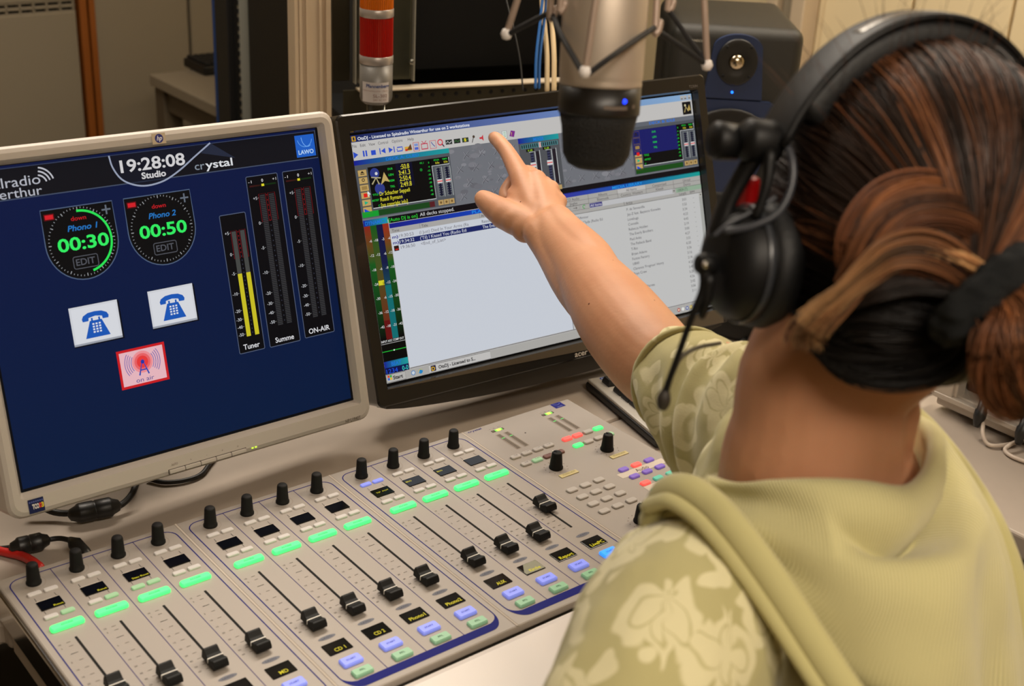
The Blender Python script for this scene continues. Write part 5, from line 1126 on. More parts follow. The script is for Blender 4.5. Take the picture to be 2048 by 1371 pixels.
for (px, py, rm) in ((1178, 607, .0012), (1041, 403, .0009), (1309, 600, .0007), (1226, 520, .0006)):
    dv = (at(px, py, 1) - C0).normalized(); h_ = pbv.ray_cast(C0, dv)
    if h_[0] is not None:
        m = MB(); nn = h_[1]; ta = nn.orthogonal().normalized(); ell(m, h_[0], (rm, rm, rm * .35), (ta, nn.cross(ta), nn), 10); pl(m, 'mole', M('mole_brown', (104, 56, 36), .6), smooth=[True] * len(m.f))

# --- floral hooded top
def floral(name, base, pale, scale):
    m = M(name, base, .85, spec=.2); nt = m.node_tree; b = nt.nodes['Principled BSDF']; tc = nt.nodes.new('ShaderNodeTexCoord')
    b.inputs['Sheen Weight'].default_value = .25
    nz = nt.nodes.new('ShaderNodeTexNoise'); nz.inputs['Scale'].default_value = 26; nz.inputs['Detail'].default_value = 2
    add = nt.nodes.new('ShaderNodeMixRGB'); add.blend_type = 'ADD'; add.inputs[0].default_value = .030
    nt.links.new(tc.outputs['Object'], add.inputs[1]); nt.links.new(tc.outputs['Object'], nz.inputs['Vector']); nt.links.new(nz.outputs['Color'], add.inputs[2])
    def N(t, **kw):
        q = nt.nodes.new(t)
        for k, v in kw.items(): setattr(q, k, v)
        return q
    def mth(op, a_, b_=None):
        q = N('ShaderNodeMath', operation=op)
        for i, x in enumerate((a_, b_)):
            if x is None: continue
            if isinstance(x, (int, float)): q.inputs[i].default_value = x
            else: nt.links.new(x, q.inputs[i])
        return q.outputs[0]
    # rosettes: distance to scattered centres modulated by the angle gives petals
    vo = N('ShaderNodeTexVoronoi'); vo.inputs['Scale'].default_value = scale; vo.inputs['Randomness'].default_value = .8; nt.links.new(add.outputs[0], vo.inputs['Vector'])
    sc_ = N('ShaderNodeVectorMath', operation='SCALE'); sc_.inputs['Scale'].default_value = 1.0; nt.links.new(add.outputs[0], sc_.inputs[0])
    sub = N('ShaderNodeVectorMath', operation='SUBTRACT'); nt.links.new(sc_.outputs[0], sub.inputs[0]); nt.links.new(vo.outputs['Position'], sub.inputs[1])
    sx = N('ShaderNodeSeparateXYZ'); nt.links.new(sub.outputs[0], sx.inputs[0])
    ang = mth('ARCTAN2', sx.outputs['Z'], mth('SUBTRACT', sx.outputs['X'], sx.outputs['Y']))
    pet = mth('ABSOLUTE', mth('SINE', mth('MULTIPLY', ang, 2.5)))
    rad = mth('SUBTRACT', vo.outputs['Distance'], mth('MULTIPLY', pet, .20))
    flower = N('ShaderNodeMapRange'); flower.interpolation_type = 'SMOOTHSTEP'; flower.inputs[1].default_value = .30; flower.inputs[2].default_value = .25; nt.links.new(rad, flower.inputs[0])
    ringr = mth('ABSOLUTE', mth('SUBTRACT', rad, .10)); rg = N('ShaderNodeMapRange'); rg.inputs[1].default_value = .035; rg.inputs[2].default_value = .012; nt.links.new(ringr, rg.inputs[0])
    # leaves: stretched cells between
    mp = N('ShaderNodeMapping'); mp.inputs['Rotation'].default_value = (.6, .5, .9); mp.inputs['Scale'].default_value = (1.0, 2.4, 1.5); nt.links.new(add.outputs[0], mp.inputs[0])
    v2 = N('ShaderNodeTexVoronoi'); v2.inputs['Scale'].default_value = scale * 1.5; v2.inputs['Randomness'].default_value = 1; nt.links.new(mp.outputs[0], v2.inputs['Vector'])
    leaf = N('ShaderNodeMapRange'); leaf.interpolation_type = 'SMOOTHSTEP'; leaf.inputs[1].default_value = .36; leaf.inputs[2].default_value = .31; nt.links.new(v2.outputs['Distance'], leaf.inputs[0])
    sel = N('ShaderNodeSeparateColor'); nt.links.new(v2.outputs['Color'], sel.inputs[0]); on = mth('GREATER_THAN', sel.outputs[0], .45)
    lf = mth('MULTIPLY', leaf.outputs[0], on)
    tot = mth('SUBTRACT', mth('MAXIMUM', flower.outputs[0], lf), mth('MULTIPLY', rg.outputs[0], .8))
    mx = N('ShaderNodeMix', data_type='RGBA'); mx.clamp_factor = True; mx.inputs[6].default_value = lin(base) + (1,); mx.inputs[7].default_value = lin(pale) + (1,)
    nt.links.new(tot, mx.inputs[0]); nt.links.new(mx.outputs[2], b.inputs['Base Color'])
    w2 = N('ShaderNodeTexNoise'); w2.inputs['Scale'].default_value = 900; nt.links.new(tc.outputs['Object'], w2.inputs['Vector']); bp = N('ShaderNodeBump'); bp.inputs['Strength'].default_value = .25; bp.inputs['Distance'].default_value = .001
    nt.links.new(w2.outputs['Fac'], bp.inputs['Height']); nt.links.new(bp.outputs['Normal'], b.inputs['Normal']); return m
FLOR = floral('floral_cloth', (178, 170, 120), (214, 206, 164), 15)
def rib_mat():
    m = M('hood_knit', (196, 192, 126), .85, spec=.2); nt = m.node_tree; b = nt.nodes['Principled BSDF']; b.inputs['Sheen Weight'].default_value = .25
    uv = nt.nodes.new('ShaderNodeUVMap'); w_ = nt.nodes.new('ShaderNodeTexWave'); w_.inputs['Scale'].default_value = 14; w_.inputs['Distortion'].default_value = .4; w_.bands_direction = 'X'
    bp = nt.nodes.new('ShaderNodeBump'); bp.inputs['Strength'].default_value = .45; bp.inputs['Distance'].default_value = .0015
    nt.links.new(uv.outputs[0], w_.inputs['Vector']); nt.links.new(w_.outputs['Fac'], bp.inputs['Height']); nt.links.new(bp.outputs['Normal'], b.inputs['Normal'])
    mx = nt.nodes.new('ShaderNodeMix'); mx.data_type = 'RGBA'; mx.inputs[6].default_value = lin((186, 178, 124)) + (1,); mx.inputs[7].default_value = lin((214, 206, 154)) + (1,)
    nt.links.new(w_.outputs['Fac'], mx.inputs[0]); nt.links.new(mx.outputs[2], b.inputs['Base Color']); return m
KNIT = rib_mat()
t = MB()
ell(t, at(1590, 1310, .93), (.135, .09, .11)); ell(t, Vector((.33, -.57, .90)), (.16, .105, .14)); ell(t, Vector((.335, -.53, .76)), (.155, .12, .16)); ell(t, Vector((.335, -.53, .58)), (.17, .14, .14))
limb(t, [(1580, 1170, .93, .082), (1460, 1225, .875, .074), (1370, 1265, .815, .067), (1320, 1360, .775, .062), (1272, 1490, .75, .060), (1270, 1620, .75, .055)], 24); limb(t, [(at(1270, 1600, .75), .055), (LE, .050), (LE.lerp(LW, .35), .045)], 20)
ell(t, Vector((.385, -.525, 1.0)), (.085, .075, .10)); limb(t, [(Vector((.40, -.55, .98)), .075), (Vector((.38, -.55, .80)), .09)], 20)
limb(t, [(1500, 1095, .905, .048), (1410, 1140, .87, .048), (1345, 1190, .835, .048)], 20)
limb(t, [(1590, 1120, .93, .072), (1640, 1010, .97, .068), (1620, 905, 1.02, .078), (1530, 872, 1.07, .074), (1455, 832, 1.115, .062), (1400, 792, 1.150, .0530), (1364, 756, 1.180, .0475)], 24, 5)
limb(t, [(1510, 900, 1.09, .056), (1430, 880, 1.13, .045), (1372, 836, 1.165, .032), (1338, 806, 1.18, .022)], 20)
sw = fuse(t, 'hooded_top', FLOR, .0042, 4, PO, person)
# open the right cuff and press cloth wrinkles into the sleeve
me = sw.data; n = len(me.vertices); co = np.empty(n * 3, np.float32); me.vertices.foreach_get('co', co); co = co.reshape(-1, 3); no = np.array([v.normal[:] for v in me.vertices], np.float32)
Wd = co + np.array(PO)
sA = np.array(at(1338, 740, 1.185)); sB = np.array(at(1600, 890, 1.04)); sd = (sB - sA) / np.linalg.norm(sB - sA)
s1 = (Wd - sA) @ sd; dist = np.linalg.norm(Wd - sA - s1[:, None] * sd, axis=1)
armw = np.clip(1 - np.abs(s1 - .10) / .16, 0, 1) * (dist < .13)
disp = np.zeros(n)
Uc = np.array(Uv); Rc = np.array(Rv)
q1 = (Wd - sA) @ Uc; q2 = (Wd - sA) @ Rc
for k in range(n):
    p = Vector(Wd[k])
    if armw[k] > 0:
        ph = (s1[k] * 1.0 + q1[k] * .55) * 150 + 5 * noise.noise(p * 14); disp[k] += armw[k] * .0042 * math.sin(ph)
    disp[k] += .0035 * noise.noise(p * 16) + .0018 * noise.noise(p * 38)
co += no * disp[:, None].astype(np.float32); me.vertices.foreach_set('co', co.ravel()); me.update()
m = MB()   # cuff hem of the raised sleeve
cd = (at(1283, 692, 1.235) - at(1372, 778, 1.155)).normalized(); cc = at(1360, 754, 1.184)
ua = cd.cross(Vector((0, 0, 1))).normalized(); ub = cd.cross(ua)
for rr_, r0, off in ((.0462, .0035, -.004),):
    pts = [cc + cd * (off + .004 * math.sin(2 * th_)) + ua * rr_ * math.cos(th_) + ub * rr_ * 1.04 * math.sin(th_) for th_ in [2 * math.pi * k / 40 for k in range(41)]]
    v, f = tube_geo(pts, r0, 8, 1, False); m.add(v, f)
pl(m, 'cuff', FLOR, smooth=[True] * len(m.f))

tr = MB(); hip = Vector((.335, -.50, .52)); ell(tr, hip, (.165, .13, .10))
for sx_ in (-1, 1):
    limb(tr, [(hip + Vector((.075 * sx_, .02, -.01)), .085), (hip + Vector((.09 * sx_, .22, .0)), .075), (hip + Vector((.10 * sx_, .42, .0)), .058), (hip + Vector((.10 * sx_, .44, -.22)), .050), (hip + Vector((.10 * sx_, .42, -.43)), .042)], 20)
fuse(tr, 'trousers', M('denim_dark', (34, 38, 52), .85, bump=.3, bscale=900), .006, 3, PO, person)
for sx_ in (-1, 1):
    m = MB(); q_ = Vector((hip.x + .10 * sx_, hip.y + .42, 0)); limb(m, [(q_ + Vector((0, -.03, .042)), .036), (q_ + Vector((0, .06, .036)), .034), (q_ + Vector((0, .14, .030)), .028)], 18); pl(m, 'shoe', M('shoe_black', (20, 19, 18), .5), smooth=[True] * len(m.f))
# --- hood: a draped sheet laid out as profiles around the neck (pixel, pixel, depth), rim to hem
prof = [
 [(1300, 1010, .88), (1322, 968, .875), (1352, 952, .872), (1390, 975, .862), (1372, 1000, .850), (1340, 1016, .848), (1318, 1030, .852), (1322, 1050, .862)],
 [(1400, 1010, .862), (1415, 985, .848), (1440, 972, .838), (1462, 990, .824), (1448, 1030, .812), (1415, 1040, .815), (1385, 1045, .822), (1384, 1066, .838)],
 [(1500, 1020, .835), (1515, 990, .810), (1540, 974, .800), (1560, 1010, .785), (1558, 1075, .775), (1540, 1120, .780), (1498, 1112, .790), (1492, 1138, .808)],
 [(1590, 1030, .820), (1605, 995, .790), (1625, 978, .780), (1655, 1030, .762), (1668, 1110, .752), (1665, 1190, .752), (1600, 1250, .765), (1590, 1285, .785)],
 [(1680, 1030, .815), (1695, 1000, .785), (1715, 984, .778), (1755, 1035, .757), (1775, 1120, .742), (1775, 1220, .735), (1718, 1350, .745), (1706, 1400, .765)],
 [(1770, 1020, .825), (1785, 1000, .795), (1800, 985, .790), (1850, 1030, .767), (1880, 1115, .750), (1885, 1220, .738), (1850, 1400, .740), (1830, 1480, .760)],
 [(1830, 985, .850), (1842, 965, .825), (1850, 945, .820), (1905, 1000, .800), (1945, 1100, .778), (1955, 1220, .765), (1945, 1400, .760), (1930, 1500, .770)],
 [(1842, 940, .880), (1850, 915, .862), (1858, 892, .858), (1915, 930, .846), (1972, 1040, .826), (1995, 1160, .810), (2010, 1350, .800), (2000, 1500, .80)],
 [(1832, 905, .910), (1838, 872, .900), (1846, 850, .898), (1895, 885, .892), (1965, 985, .875), (2012, 1110, .862), (2046, 1300, .855), (2046, 1480, .85)],
 [(1812, 880, .935), (1815, 848, .930), (1820, 822, .930), (1858, 850, .928), (1930, 945, .918), (1990, 1060, .905), (2040, 1270, .90), (2050, 1460, .895)],
 [(1786, 862, .955), (1786, 828, .955), (1790, 802, .957), (1820, 822, .960), (1890, 905, .958), (1960, 1020, .950), (2024, 1230, .945), (2040, 1430, .94)]]
nu, nv_ = 12, 9
G = [[np.array(tuple(at(p[0], p[1], p[2] - .012 * max(0, 1 - i / 5)))) for p in row] for i, row in enumerate(prof)]
rowsU = [catmull([r[j] for r in G], nu) for j in range(8)]
grid = []
for i in range(len(rowsU[0])): grid.append(catmull([rowsU[j][i] for j in range(8)], nv_))
gn, gm = len(grid), len(grid[0]); verts = []
for i in range(gn):
    for j in range(gm):
        p = Vector(grid[i][j]); verts.append(p)
faces = [[i * gm + j, (i + 1) * gm + j, (i + 1) * gm + j + 1, i * gm + j + 1] for i in range(gn - 1) for j in range(gm - 1)]
# soft folds: a sagging groove under the rim and long creases towards the hem
vn = []
for i in range(gn):
    for j in range(gm):
        a_, c_ = grid[min(i + 1, gn - 1)][j] - grid[max(i - 1, 0)][j], grid[i][min(j + 1, gm - 1)] - grid[i][max(j - 1, 0)]; nrm = Vector(np.cross(a_, c_)); nrm.normalize(); vn.append(nrm)
kc = (gn // 2) * gm + gm // 2; sgn = 1.0 if vn[kc].dot(C0 - verts[kc]) > 0 else -1.0
for k, p in enumerate(verts):
    i, j = divmod(k, gm); u_ = i / (gn - 1); v_ = j / (gm - 1); nrm = vn[k]
    nrm = nrm * sgn
    d = .0; fr = max(0.0, min(1.0, (.86 - u_) / .14))
    d -= .042 * math.exp(-((v_ - .47 + .08 * (u_ - .6)) / .060) ** 2) * max(0, math.sin(math.pi * min(1, max(0, (u_ - .30) / .52)))) ** .8
    d += .004 * noise.noise(p * 22) + .008 * noise.noise(p * 9) * v_
    d += .007 * math.exp(-((v_ - .33) / .07) ** 2)
    d -= .010 * math.exp(-((u_ - .50 - .22 * v_) / .05) ** 2) * max(0, min(1, (v_ - .55) / .2)); d -= .008 * math.exp(-((u_ - .72 - .10 * v_) / .03) ** 2) * max(0, min(1, (v_ - .5) / .2)); d += .006 * math.sin(u_ * 21 + 3 * v_) * max(0, v_ - .5)
    verts[k] = p + nrm * d * (.12 + .88 * fr)
m = MB().add(verts, faces, 0, True); hood = pl(m, 'hood', KNIT)
uvl = hood.data.uv_layers.new(name='UVMap')
uvs = np.zeros((len(hood.data.loops), 2), np.float32)
for lp in hood.data.loops:
    i, j = divmod(lp.vertex_index, gm); uvs[lp.index] = (i / gn * 3.2, j / gm)
uvl.data.foreach_set('uv', uvs.ravel())
so = hood.modifiers.new('thick', 'SOLIDIFY'); so.thickness = .0016; so.offset = 0
evaluated(hood, 'hood')
# double seam band along the hood's lower edge on the left shoulder
hem = [(1300, 1040, .850), (1326, 985, .832), (1370, 976, .812), (1420, 1006, .794), (1466, 1054, .778), (1520, 1124, .765), (1578, 1208, .752), (1636, 1298, .740), (1705, 1400, .728), (1790, 1500, .72)]
m = MB(); 
v, f = tube_geo([at(*p) for p in hem], .0098, 12, 6, True, .75, tuple(-Fv)); m.add(v, f)
pl(m, 'hood_hem', KNIT, smooth=[True] * len(m.f))
hem2 = [(x - 26, y + 24, d + .001) for x, y, d in hem[1:]]
m = MB(); v, f = tube_geo([at(*p) for p in hem2], .0068, 12, 6, True, .75, tuple(-Fv)); m.add(v, f); pl(m, 'hood_seam', KNIT, smooth=[True] * len(m.f))
# far rolled edge of the hood opening on the right
edge = [(1782, 800, .950), (1812, 822, .940), (1850, 856, .925), (1898, 912, .915), (1950, 985, .922), (1992, 1060, .912), (2026, 1150, .905), (2046, 1250, .90), (2054, 1380, .895)]
m = MB(); v, f = tube_geo([at(*p) for p in edge], .0105, 12, 6, True, .8, tuple(-Fv)); m.add(v, f); pl(m, 'hood_edge', KNIT, smooth=[True] * len(m.f))

# --- hair
def hair_mat(name, rough=.5):
    m = bpy.data.materials.new(name); m.use_nodes = True; nt = m.node_tree; b = nt.nodes['Principled BSDF']
    a = nt.nodes.new('ShaderNodeVertexColor'); a.layer_name = 'Col'; nt.links.new(a.outputs['Color'], b.inputs['Base Color']); b.inputs['Roughness'].default_value = rough; b.inputs['Specular IOR Level'].default_value = .4; return m
HAIR = hair_mat('hair_strands')
cap = MB()
ell(cap, hd(0, -.006, .016), (.083, .100, .100), (hl, hf, hu), 32); ell(cap, hd(.004, -.034, -.022), (.068, .062, .055), (hl, hf, hu), 24); ell(cap, at(1750, 655, .775), (.036, .032, .030), (hl, hf, hu), 20)
# cut away the face side: only keep the shell behind the hairline by pushing the front inside the skull
capo = fuse(cap, 'hair', M('hair_dark', (30, 19, 13), .6), .004, 6, PO, person)
me = capo.data
for v in me.vertices:
    p = v.co + PO - HC; f_, u_ = p.dot(hf), p.dot(hu)
    if f_ > .045 - .0 * u_ and u_ < .075 or (f_ > .0 and u_ < -.05): v.co -= Vector(p.normalized()) * .022
me.update()
bv = BVHTree.FromPolygons([v.co + PO for v in me.vertices], [list(p.vertices) for p in me.polygons])
def onhair(dirv, lift):
    d = dirv.normalized(); o = HC + d * .35; hit = bv.ray_cast(o, -d)
    return (hit[0] if hit[0] is not None else HC + d * .09) + d * lift
T = at(1948, 585, .712); TD = (T - HC).normalized()
DARK, MID, WARM, GOLD, BLOND = (26, 17, 12), (54, 33, 21), (96, 56, 33), (136, 86, 50), (206, 160, 108)
SV = []; SC = []; SR = []
def strand(P, r, col, taper=.4):
    SV.append(P); SR.append([r * (1 - (1 - taper) * abs(2 * k / (len(P) - 1) - 1) ** 3) for k in range(len(P))]); SC.append(col)
def mixc(a_, b_, t): return tuple(a_[i] + (b_[i] - a_[i]) * t for i in range(3))
e_1 = TD.cross(hu).normalized(); e_2 = TD.cross(e_1)
NS = 8500
for s_ in range(NS):
    ph = rng.uniform(0, 2 * math.pi)
    tang = e_1 * math.cos(ph) + e_2 * math.sin(ph)
    # how far the hairline lies from the tie along this direction
    upn = tang.dot(hu); sd_ = tang.dot(hl)
    far = 2.15 * max(0, upn) ** 1.2 + (1.35 if sd_ > 0 else 1.2) * (abs(sd_)) ** 1.1 * .95 + .75 * max(0, -upn) + .15
    far = min(far, 2.35) * rng.uniform(.35, 1.0) ** .5
    lift = abs(rng.normal(0, .0016)) + .0006; N_ = 16; P = []
    sw1, sw2 = rng.normal(0, .05), rng.normal(0, .02); w_ph = rng.uniform(0, 6.28); lock = noise.noise(Vector((math.cos(ph) * 4.2, math.sin(ph) * 4.2, 0)))
    for k in range(N_):
        t = k / (N_ - 1); ang = far * (1 - t) + .10 * t
        bend = ph + (sw1 * math.sin(math.pi * t) + .05 * math.sin(5 * t + w_ph) * (1 - t) + .22 * lock * (1 - t))
        tg = e_1 * math.cos(bend) + e_2 * math.sin(bend); d = TD * math.cos(ang) + tg * math.sin(ang)
        q = onhair(d, lift + .0022 * lock + .0015 * math.sin(math.pi * t))
        if t > .72: q = q.lerp(T + tg * .006, ((t - .72) / .28) ** 1.6)
        P.append(q)
    # streaks: highlights come in locks, mostly over the crown; the nape stays dark
    st_ = noise.noise(Vector((math.cos(ph) * 7, math.sin(ph) * 7, 3.1))) * 1.5 + rng.normal(0, .16)
    if upn < -.05: c_ = mixc((18, 11, 8), DARK, rng.random())
    else: c_ = mixc(mixc(DARK, MID, .3 + .7 * min(1, max(0, st_ * 2 + .6))), mixc(WARM, GOLD, rng.random()), min(1, max(0, (st_ - .05) * 2.2)))
    strand(P, .00065, c_)
def lock(guides, rad, n_, cols, spread=1.0, r=.0005, taper=.3, tips=None, wob=.0012, subs=26):
    """a bundle of strands made of smaller bundles that share a colour and drift a little apart"""
    n_ = int(n_ * 1.5); P0 = [at(*g) for g in guides]; Q = catmull([tuple(p) + (q,) for p, q in zip(P0, rad)], 5)
    SB = []
    for b_ in range(subs):
        a0 = rng.uniform(0, 2 * math.pi); c_ = mixc(mixc(cols[int(rng.integers(len(cols)))], cols[int(rng.integers(len(cols)))], rng.random()), cols[len(cols) // 2], .3)
        tp_ = mixc(MID, tips, rng.random() ** .7) if tips else None
        SB.append((a0, math.sqrt(rng.random()) * .85 * spread, rng.normal(0, .9), rng.uniform(0, 6.28), rng.uniform(.18, .4), c_, tp_, rng.uniform(.5, 1.0)))
    for s_ in range(n_):
        a0, rr0, tw, w_ph, sp_, c0, tp_, dr = SB[int(rng.integers(subs))]
        oa, orr = rng.uniform(0, 6.28), math.sqrt(rng.random()) * sp_; w2 = rng.uniform(0, 6.28); P = []
        k0 = 0 if rng.random() < .8 else int(rng.uniform(0, .2) * len(Q)); k1 = len(Q) - (0 if rng.random() < .4 else int(rng.uniform(0, .22) * len(Q)))
        for k in range(k0, k1):
            q = Vector(Q[k][:3]); R1 = Q[k][3]; tt = k / len(Q); nx = (Vector(Q[min(k + 1, len(Q) - 1)][:3]) - Vector(Q[max(k - 1, 0)][:3])).normalized()
            s1_ = (-Fv).cross(nx).normalized(); s2_ = nx.cross(s1_); aa = a0 + tw * tt
            du = math.cos(aa) * rr0 + math.cos(oa) * orr + .22 * dr * math.sin(4.2 * tt + w_ph); dv = math.sin(aa) * rr0 + math.sin(oa) * orr
            P.append(q + s1_ * (du * R1) + s2_ * (dv * R1 * .6) + s1_ * (wob * .5 * math.sin(6 * tt + w2)))
        kk = rng.uniform(.72, 1.25); c_ = tuple(v * kk for v in c0)
        SV.append(P); SR.append([r * (1 - (1 - taper) * (k / len(P)) ** 2) for k in range(len(P))]); SC.append((c_, tp_) if tips else c_)
# the folded loop of hair left of the tie, its blond ends fanning out at the lower left
lock([(2010, 470, .735), (1940, 405, .722), (1850, 385, .712), (1780, 400, .708), (1735, 445, .708), (1715, 500, .708), (1712, 560, .715)], [.010, .012, .013, .012, .011, .010, .006], 380, [MID, WARM, WARM, GOLD], 1.0)
lock([(2020, 520, .722), (1950, 450, .712), (1870, 425, .703), (1800, 440, .700), (1750, 485, .700), (1722, 530, .703), (1690, 575, .708)], [.010, .013, .014, .013, .011, .009, .006], 420, [DARK, MID, WARM, GOLD], 1.0)
lock([(1960, 570, .705), (1900, 520, .700), (1840, 500, .697), (1780, 510, .695), (1735, 545, .697), (1690, 585, .700), (1650, 622, .706), (1622, 655, .712)], [.008, .012, .012, .010, .008, .0060, .0075, .0105], 300, [DARK, MID, WARM, GOLD], 1.0, tips=BLOND, wob=.001)
lock([(1760, 530, .699), (1700, 590, .702), (1650, 640, .708), (1618, 668, .715), (1612, 690, .72)], [.004, .006, .008, .011, .012], 90, [DARK, MID, GOLD], 1.0, tips=BLOND, wob=.002)
lock([(1975, 545, .699), (1930, 520, .695), (1880, 506, .694), (1830, 503, .695)], [.003, .0035, .003, .002], 60, [GOLD, BLOND], 1.0)
lock([(1985, 590, .71), (1930, 560, .706), (1860, 550, .704), (1800, 555, .703), (1750, 575, .703), (1700, 600, .708)], [.010, .011, .010, .009, .007, .005], 260, [DARK, DARK, MID], 1.0)
lock([(1660, 615, .712), (1635, 640, .716), (1625, 668, .720), (1632, 690, .722)], [.006, .007, .007, .005], 60, [GOLD, BLOND, WARM], 1.0)
# dark roll of hair over the nape
lock([(1950, 610, .722), (1880, 625, .722), (1800, 622, .722), (1710, 618, .728), (1655, 640, .740), (1632, 680, .752)], [.014, .018, .020, .018, .014, .010], 420, [(10, 7, 6), (13, 8, 6), DARK], 1.0)
lock([(1900, 650, .728), (1860, 678, .730), (1790, 692, .735), (1710, 685, .742), (1660, 672, .752), (1640, 665, .762)], [.016, .020, .021, .020, .014, .010], 460, [(10, 7, 6), (12, 8, 6), (18, 12, 9)], 1.0)
lock([(1895, 680, .74), (1850, 712, .748), (1800, 732, .755), (1740, 728, .765), (1695, 712, .775)], [.010, .013, .013, .012, .008], 300, [(10, 7, 6), (15, 10, 8)], 1.0)
# ponytail below the band
lock([(1988, 600, .690), (2016, 640, .680), (2024, 690, .676), (2030, 740, .682), (2046, 790, .69), (2066, 820, .70)], [.010, .020, .024, .022, .016, .006], 700, [MID, WARM, GOLD, GOLD, WARM, (176, 112, 72)], 1.0, wob=.002, subs=40)
lock([(2020, 590, .690), (2074, 640, .680), (2084, 700, .676), (2088, 760, .680), (2095, 830, .69)], [.010, .022, .026, .022, .008], 700, [MID, WARM, GOLD, GOLD, WARM, (176, 112, 72)], 1.0, wob=.002, subs=40)
# stray hairs standing off the crown
for s_ in range(80):
    ph = rng.uniform(-.9, .9); d = (hu + hl * math.tan(ph) * .9 + hf * rng.uniform(-.5, .3)).normalized(); q = onhair(d, .001); out = (d + hl * rng.normal(0, .6) + hf * rng.normal(0, .6)).normalized(); ln = rng.uniform(.010, .032)
    strand([q, q + d * ln * .5 + out * ln * .1, q + d * ln * .8 + out * ln * .5, q + d * ln * .8 + out * ln * 1.0], .00018, mixc(MID, WARM, rng.random()), .2)
for s_ in range(0):     # fine hairs at the nape
    x = rng.uniform(1530, 1760); q = at(x, 760 + rng.normal(0, 20), .785); strand([q, q - Uv * .012 - Rv * .004 - Fv * .003, q - Uv * .026 - Rv * rng.normal(.008, .004)], .00022, (60, 34, 20), .2)
# build all strands as three-sided tubes
allv = []; allf = []; allc = []; base = 0
for P, R, c_ in zip(SV, SR, SC):
    A_ = np.array([tuple(p) for p in P]); n_ = len(A_); tan = np.gradient(A_, axis=0); tan /= np.linalg.norm(tan, axis=1)[:, None] + 1e-12
    rf = np.array((.13, .27, .95)); x = np.cross(tan, rf); x /= np.linalg.norm(x, axis=1)[:, None] + 1e-9; y = np.cross(tan, x); Rr = np.array(R)[:, None]
    ring_ = np.stack([A_ + Rr * (x * math.cos(t) + y * math.sin(t)) for t in (0.3, 2.39, 4.49)], 1).reshape(-1, 3); allv.append(ring_ - np.array(PO))
    idx = np.arange(n_ - 1)[:, None] * 3 + base
    for a_ in range(3): b_ = (a_ + 1) % 3; allf.append(np.concatenate([idx + a_, idx + b_, idx + 3 + b_, idx + 3 + a_], 1))
    if isinstance(c_[0], tuple):
        tt = np.repeat(np.linspace(0, 1, n_) ** 2.2, 3)[:, None]; cc_ = np.array(lin(c_[0]))[None] * (1 - tt) + np.array(lin(c_[1]))[None] * tt
    else: cc_ = np.repeat(np.array(lin(c_))[None], n_ * 3, 0)
    allc.append(cc_); base += n_ * 3
V = np.concatenate(allv).astype(np.float32); F = np.concatenate(allf).astype(np.int32); Cc = np.concatenate(allc)
me = bpy.data.meshes.new('hair_strands'); me.vertices.add(len(V)); me.vertices.foreach_set('co', V.ravel()); me.loops.add(F.size); me.loops.foreach_set('vertex_index', F.ravel())
me.polygons.add(len(F)); me.polygons.foreach_set('loop_start', np.arange(0, F.size, 4, dtype=np.int32)); me.polygons.foreach_set('loop_total', np.full(len(F), 4, np.int32)); me.polygons.foreach_set('use_smooth', np.ones(len(F), bool)); me.update(calc_edges=True)
ca2 = me.color_attributes.new('Col', 'FLOAT_COLOR', 'POINT'); ca2.data.foreach_set('color', np.concatenate([Cc, np.ones((len(Cc), 1))], 1).astype(np.float32).ravel()); me.materials.append(HAIR)
hs = bpy.data.objects.new('hair_strands', me); COL.objects.link(hs); hs.parent = capo; hs['kind'] = 'stuff'
# fuzzy black hair tie
tc_ = at(1972, 588, .694); axd = (Rv * .62 - Uv * .72 - Fv * .30).normalized(); u1 = axd.cross(Fv).normalized(); u2 = axd.cross(u1)
m = MB(); pts = []; v, f = tube_geo([tc_ + u1 * .0245 * math.cos(t) + u2 * .017 * math.sin(t) for t in [2 * math.pi * k / 48 for k in range(49)]], .0105, 14, 1, False)
v = [p + (p - tc_).normalized() * (.0035 * noise.noise(p * 330) + .0045 * noise.noise(p * 150)) for p in v]; m.add(v, f)
pl(m, 'hair_tie', M('tie_black', (12, 16, 18), .95, bump=1.0, bscale=1500), smooth=[True] * len(m.f))

# ------------------------------------------------------------------ headphones with boom microphone
hs_ = empty('headphones', hd(0, 0, .12), label='black headphones with a boom microphone worn over brown hair', category='headphones')
HO = hd(0, 0, .12); Mhp = M('headphone_black', (13, 13, 14), .5, spec=.3); Mpad = M('pad_leather', (15, 15, 16), .6, bump=.2, bscale=300)
def hb(a_, rx, rz, fo=0.0): a_ = math.radians(a_); return hd(rx * math.cos(a_), .004 + fo, -.0 + rz * math.sin(a_))
def band(rx, rz, wd, th, a0, a1, name, mat, fo=0.0, n=44, wfun=None):
    m = MB(); v = []; f = []; sec = [(-1, -1), (-1.0, .6), (-.8, 1), (.8, 1), (1, .6), (1, -1)]
    for k in range(n + 1):
        a_ = a0 + (a1 - a0) * k / n; c_ = hb(a_, rx, rz, fo); o2 = (c_ - hd(0, .004 + fo, 0)).normalized(); w1 = wd * (wfun(a_) if wfun else 1)
        for sx, sz in sec: v.append(c_ + hf * (sx * w1 / 2) + o2 * (sz * th / 2) - HO)
    q = len(sec)
    for k in range(n):
        for j in range(q): f.append([k * q + j, k * q + (j + 1) % q, (k + 1) * q + (j + 1) % q, (k + 1) * q + j])
    f += [list(range(q))[::-1], [n * q + j for j in range(q)]]; m.add(v, f, 0, True); return m.build(name, mat, hs_)
band(.1045, .1335, .034, .0045, 22, 158, 'headband', Mhp, wfun=lambda a_: 1.0)
band(.0970, .1195, .036, .0230, 34, 146, 'head_cushion', Mpad)
c_ = band(.1062, .1355, .010, .0012, 60, 120, 'headband_highlight', M('highlight_grey', (120, 116, 110), .3, metal=.5))  # grey strip painted as the highlight along the top of the black band
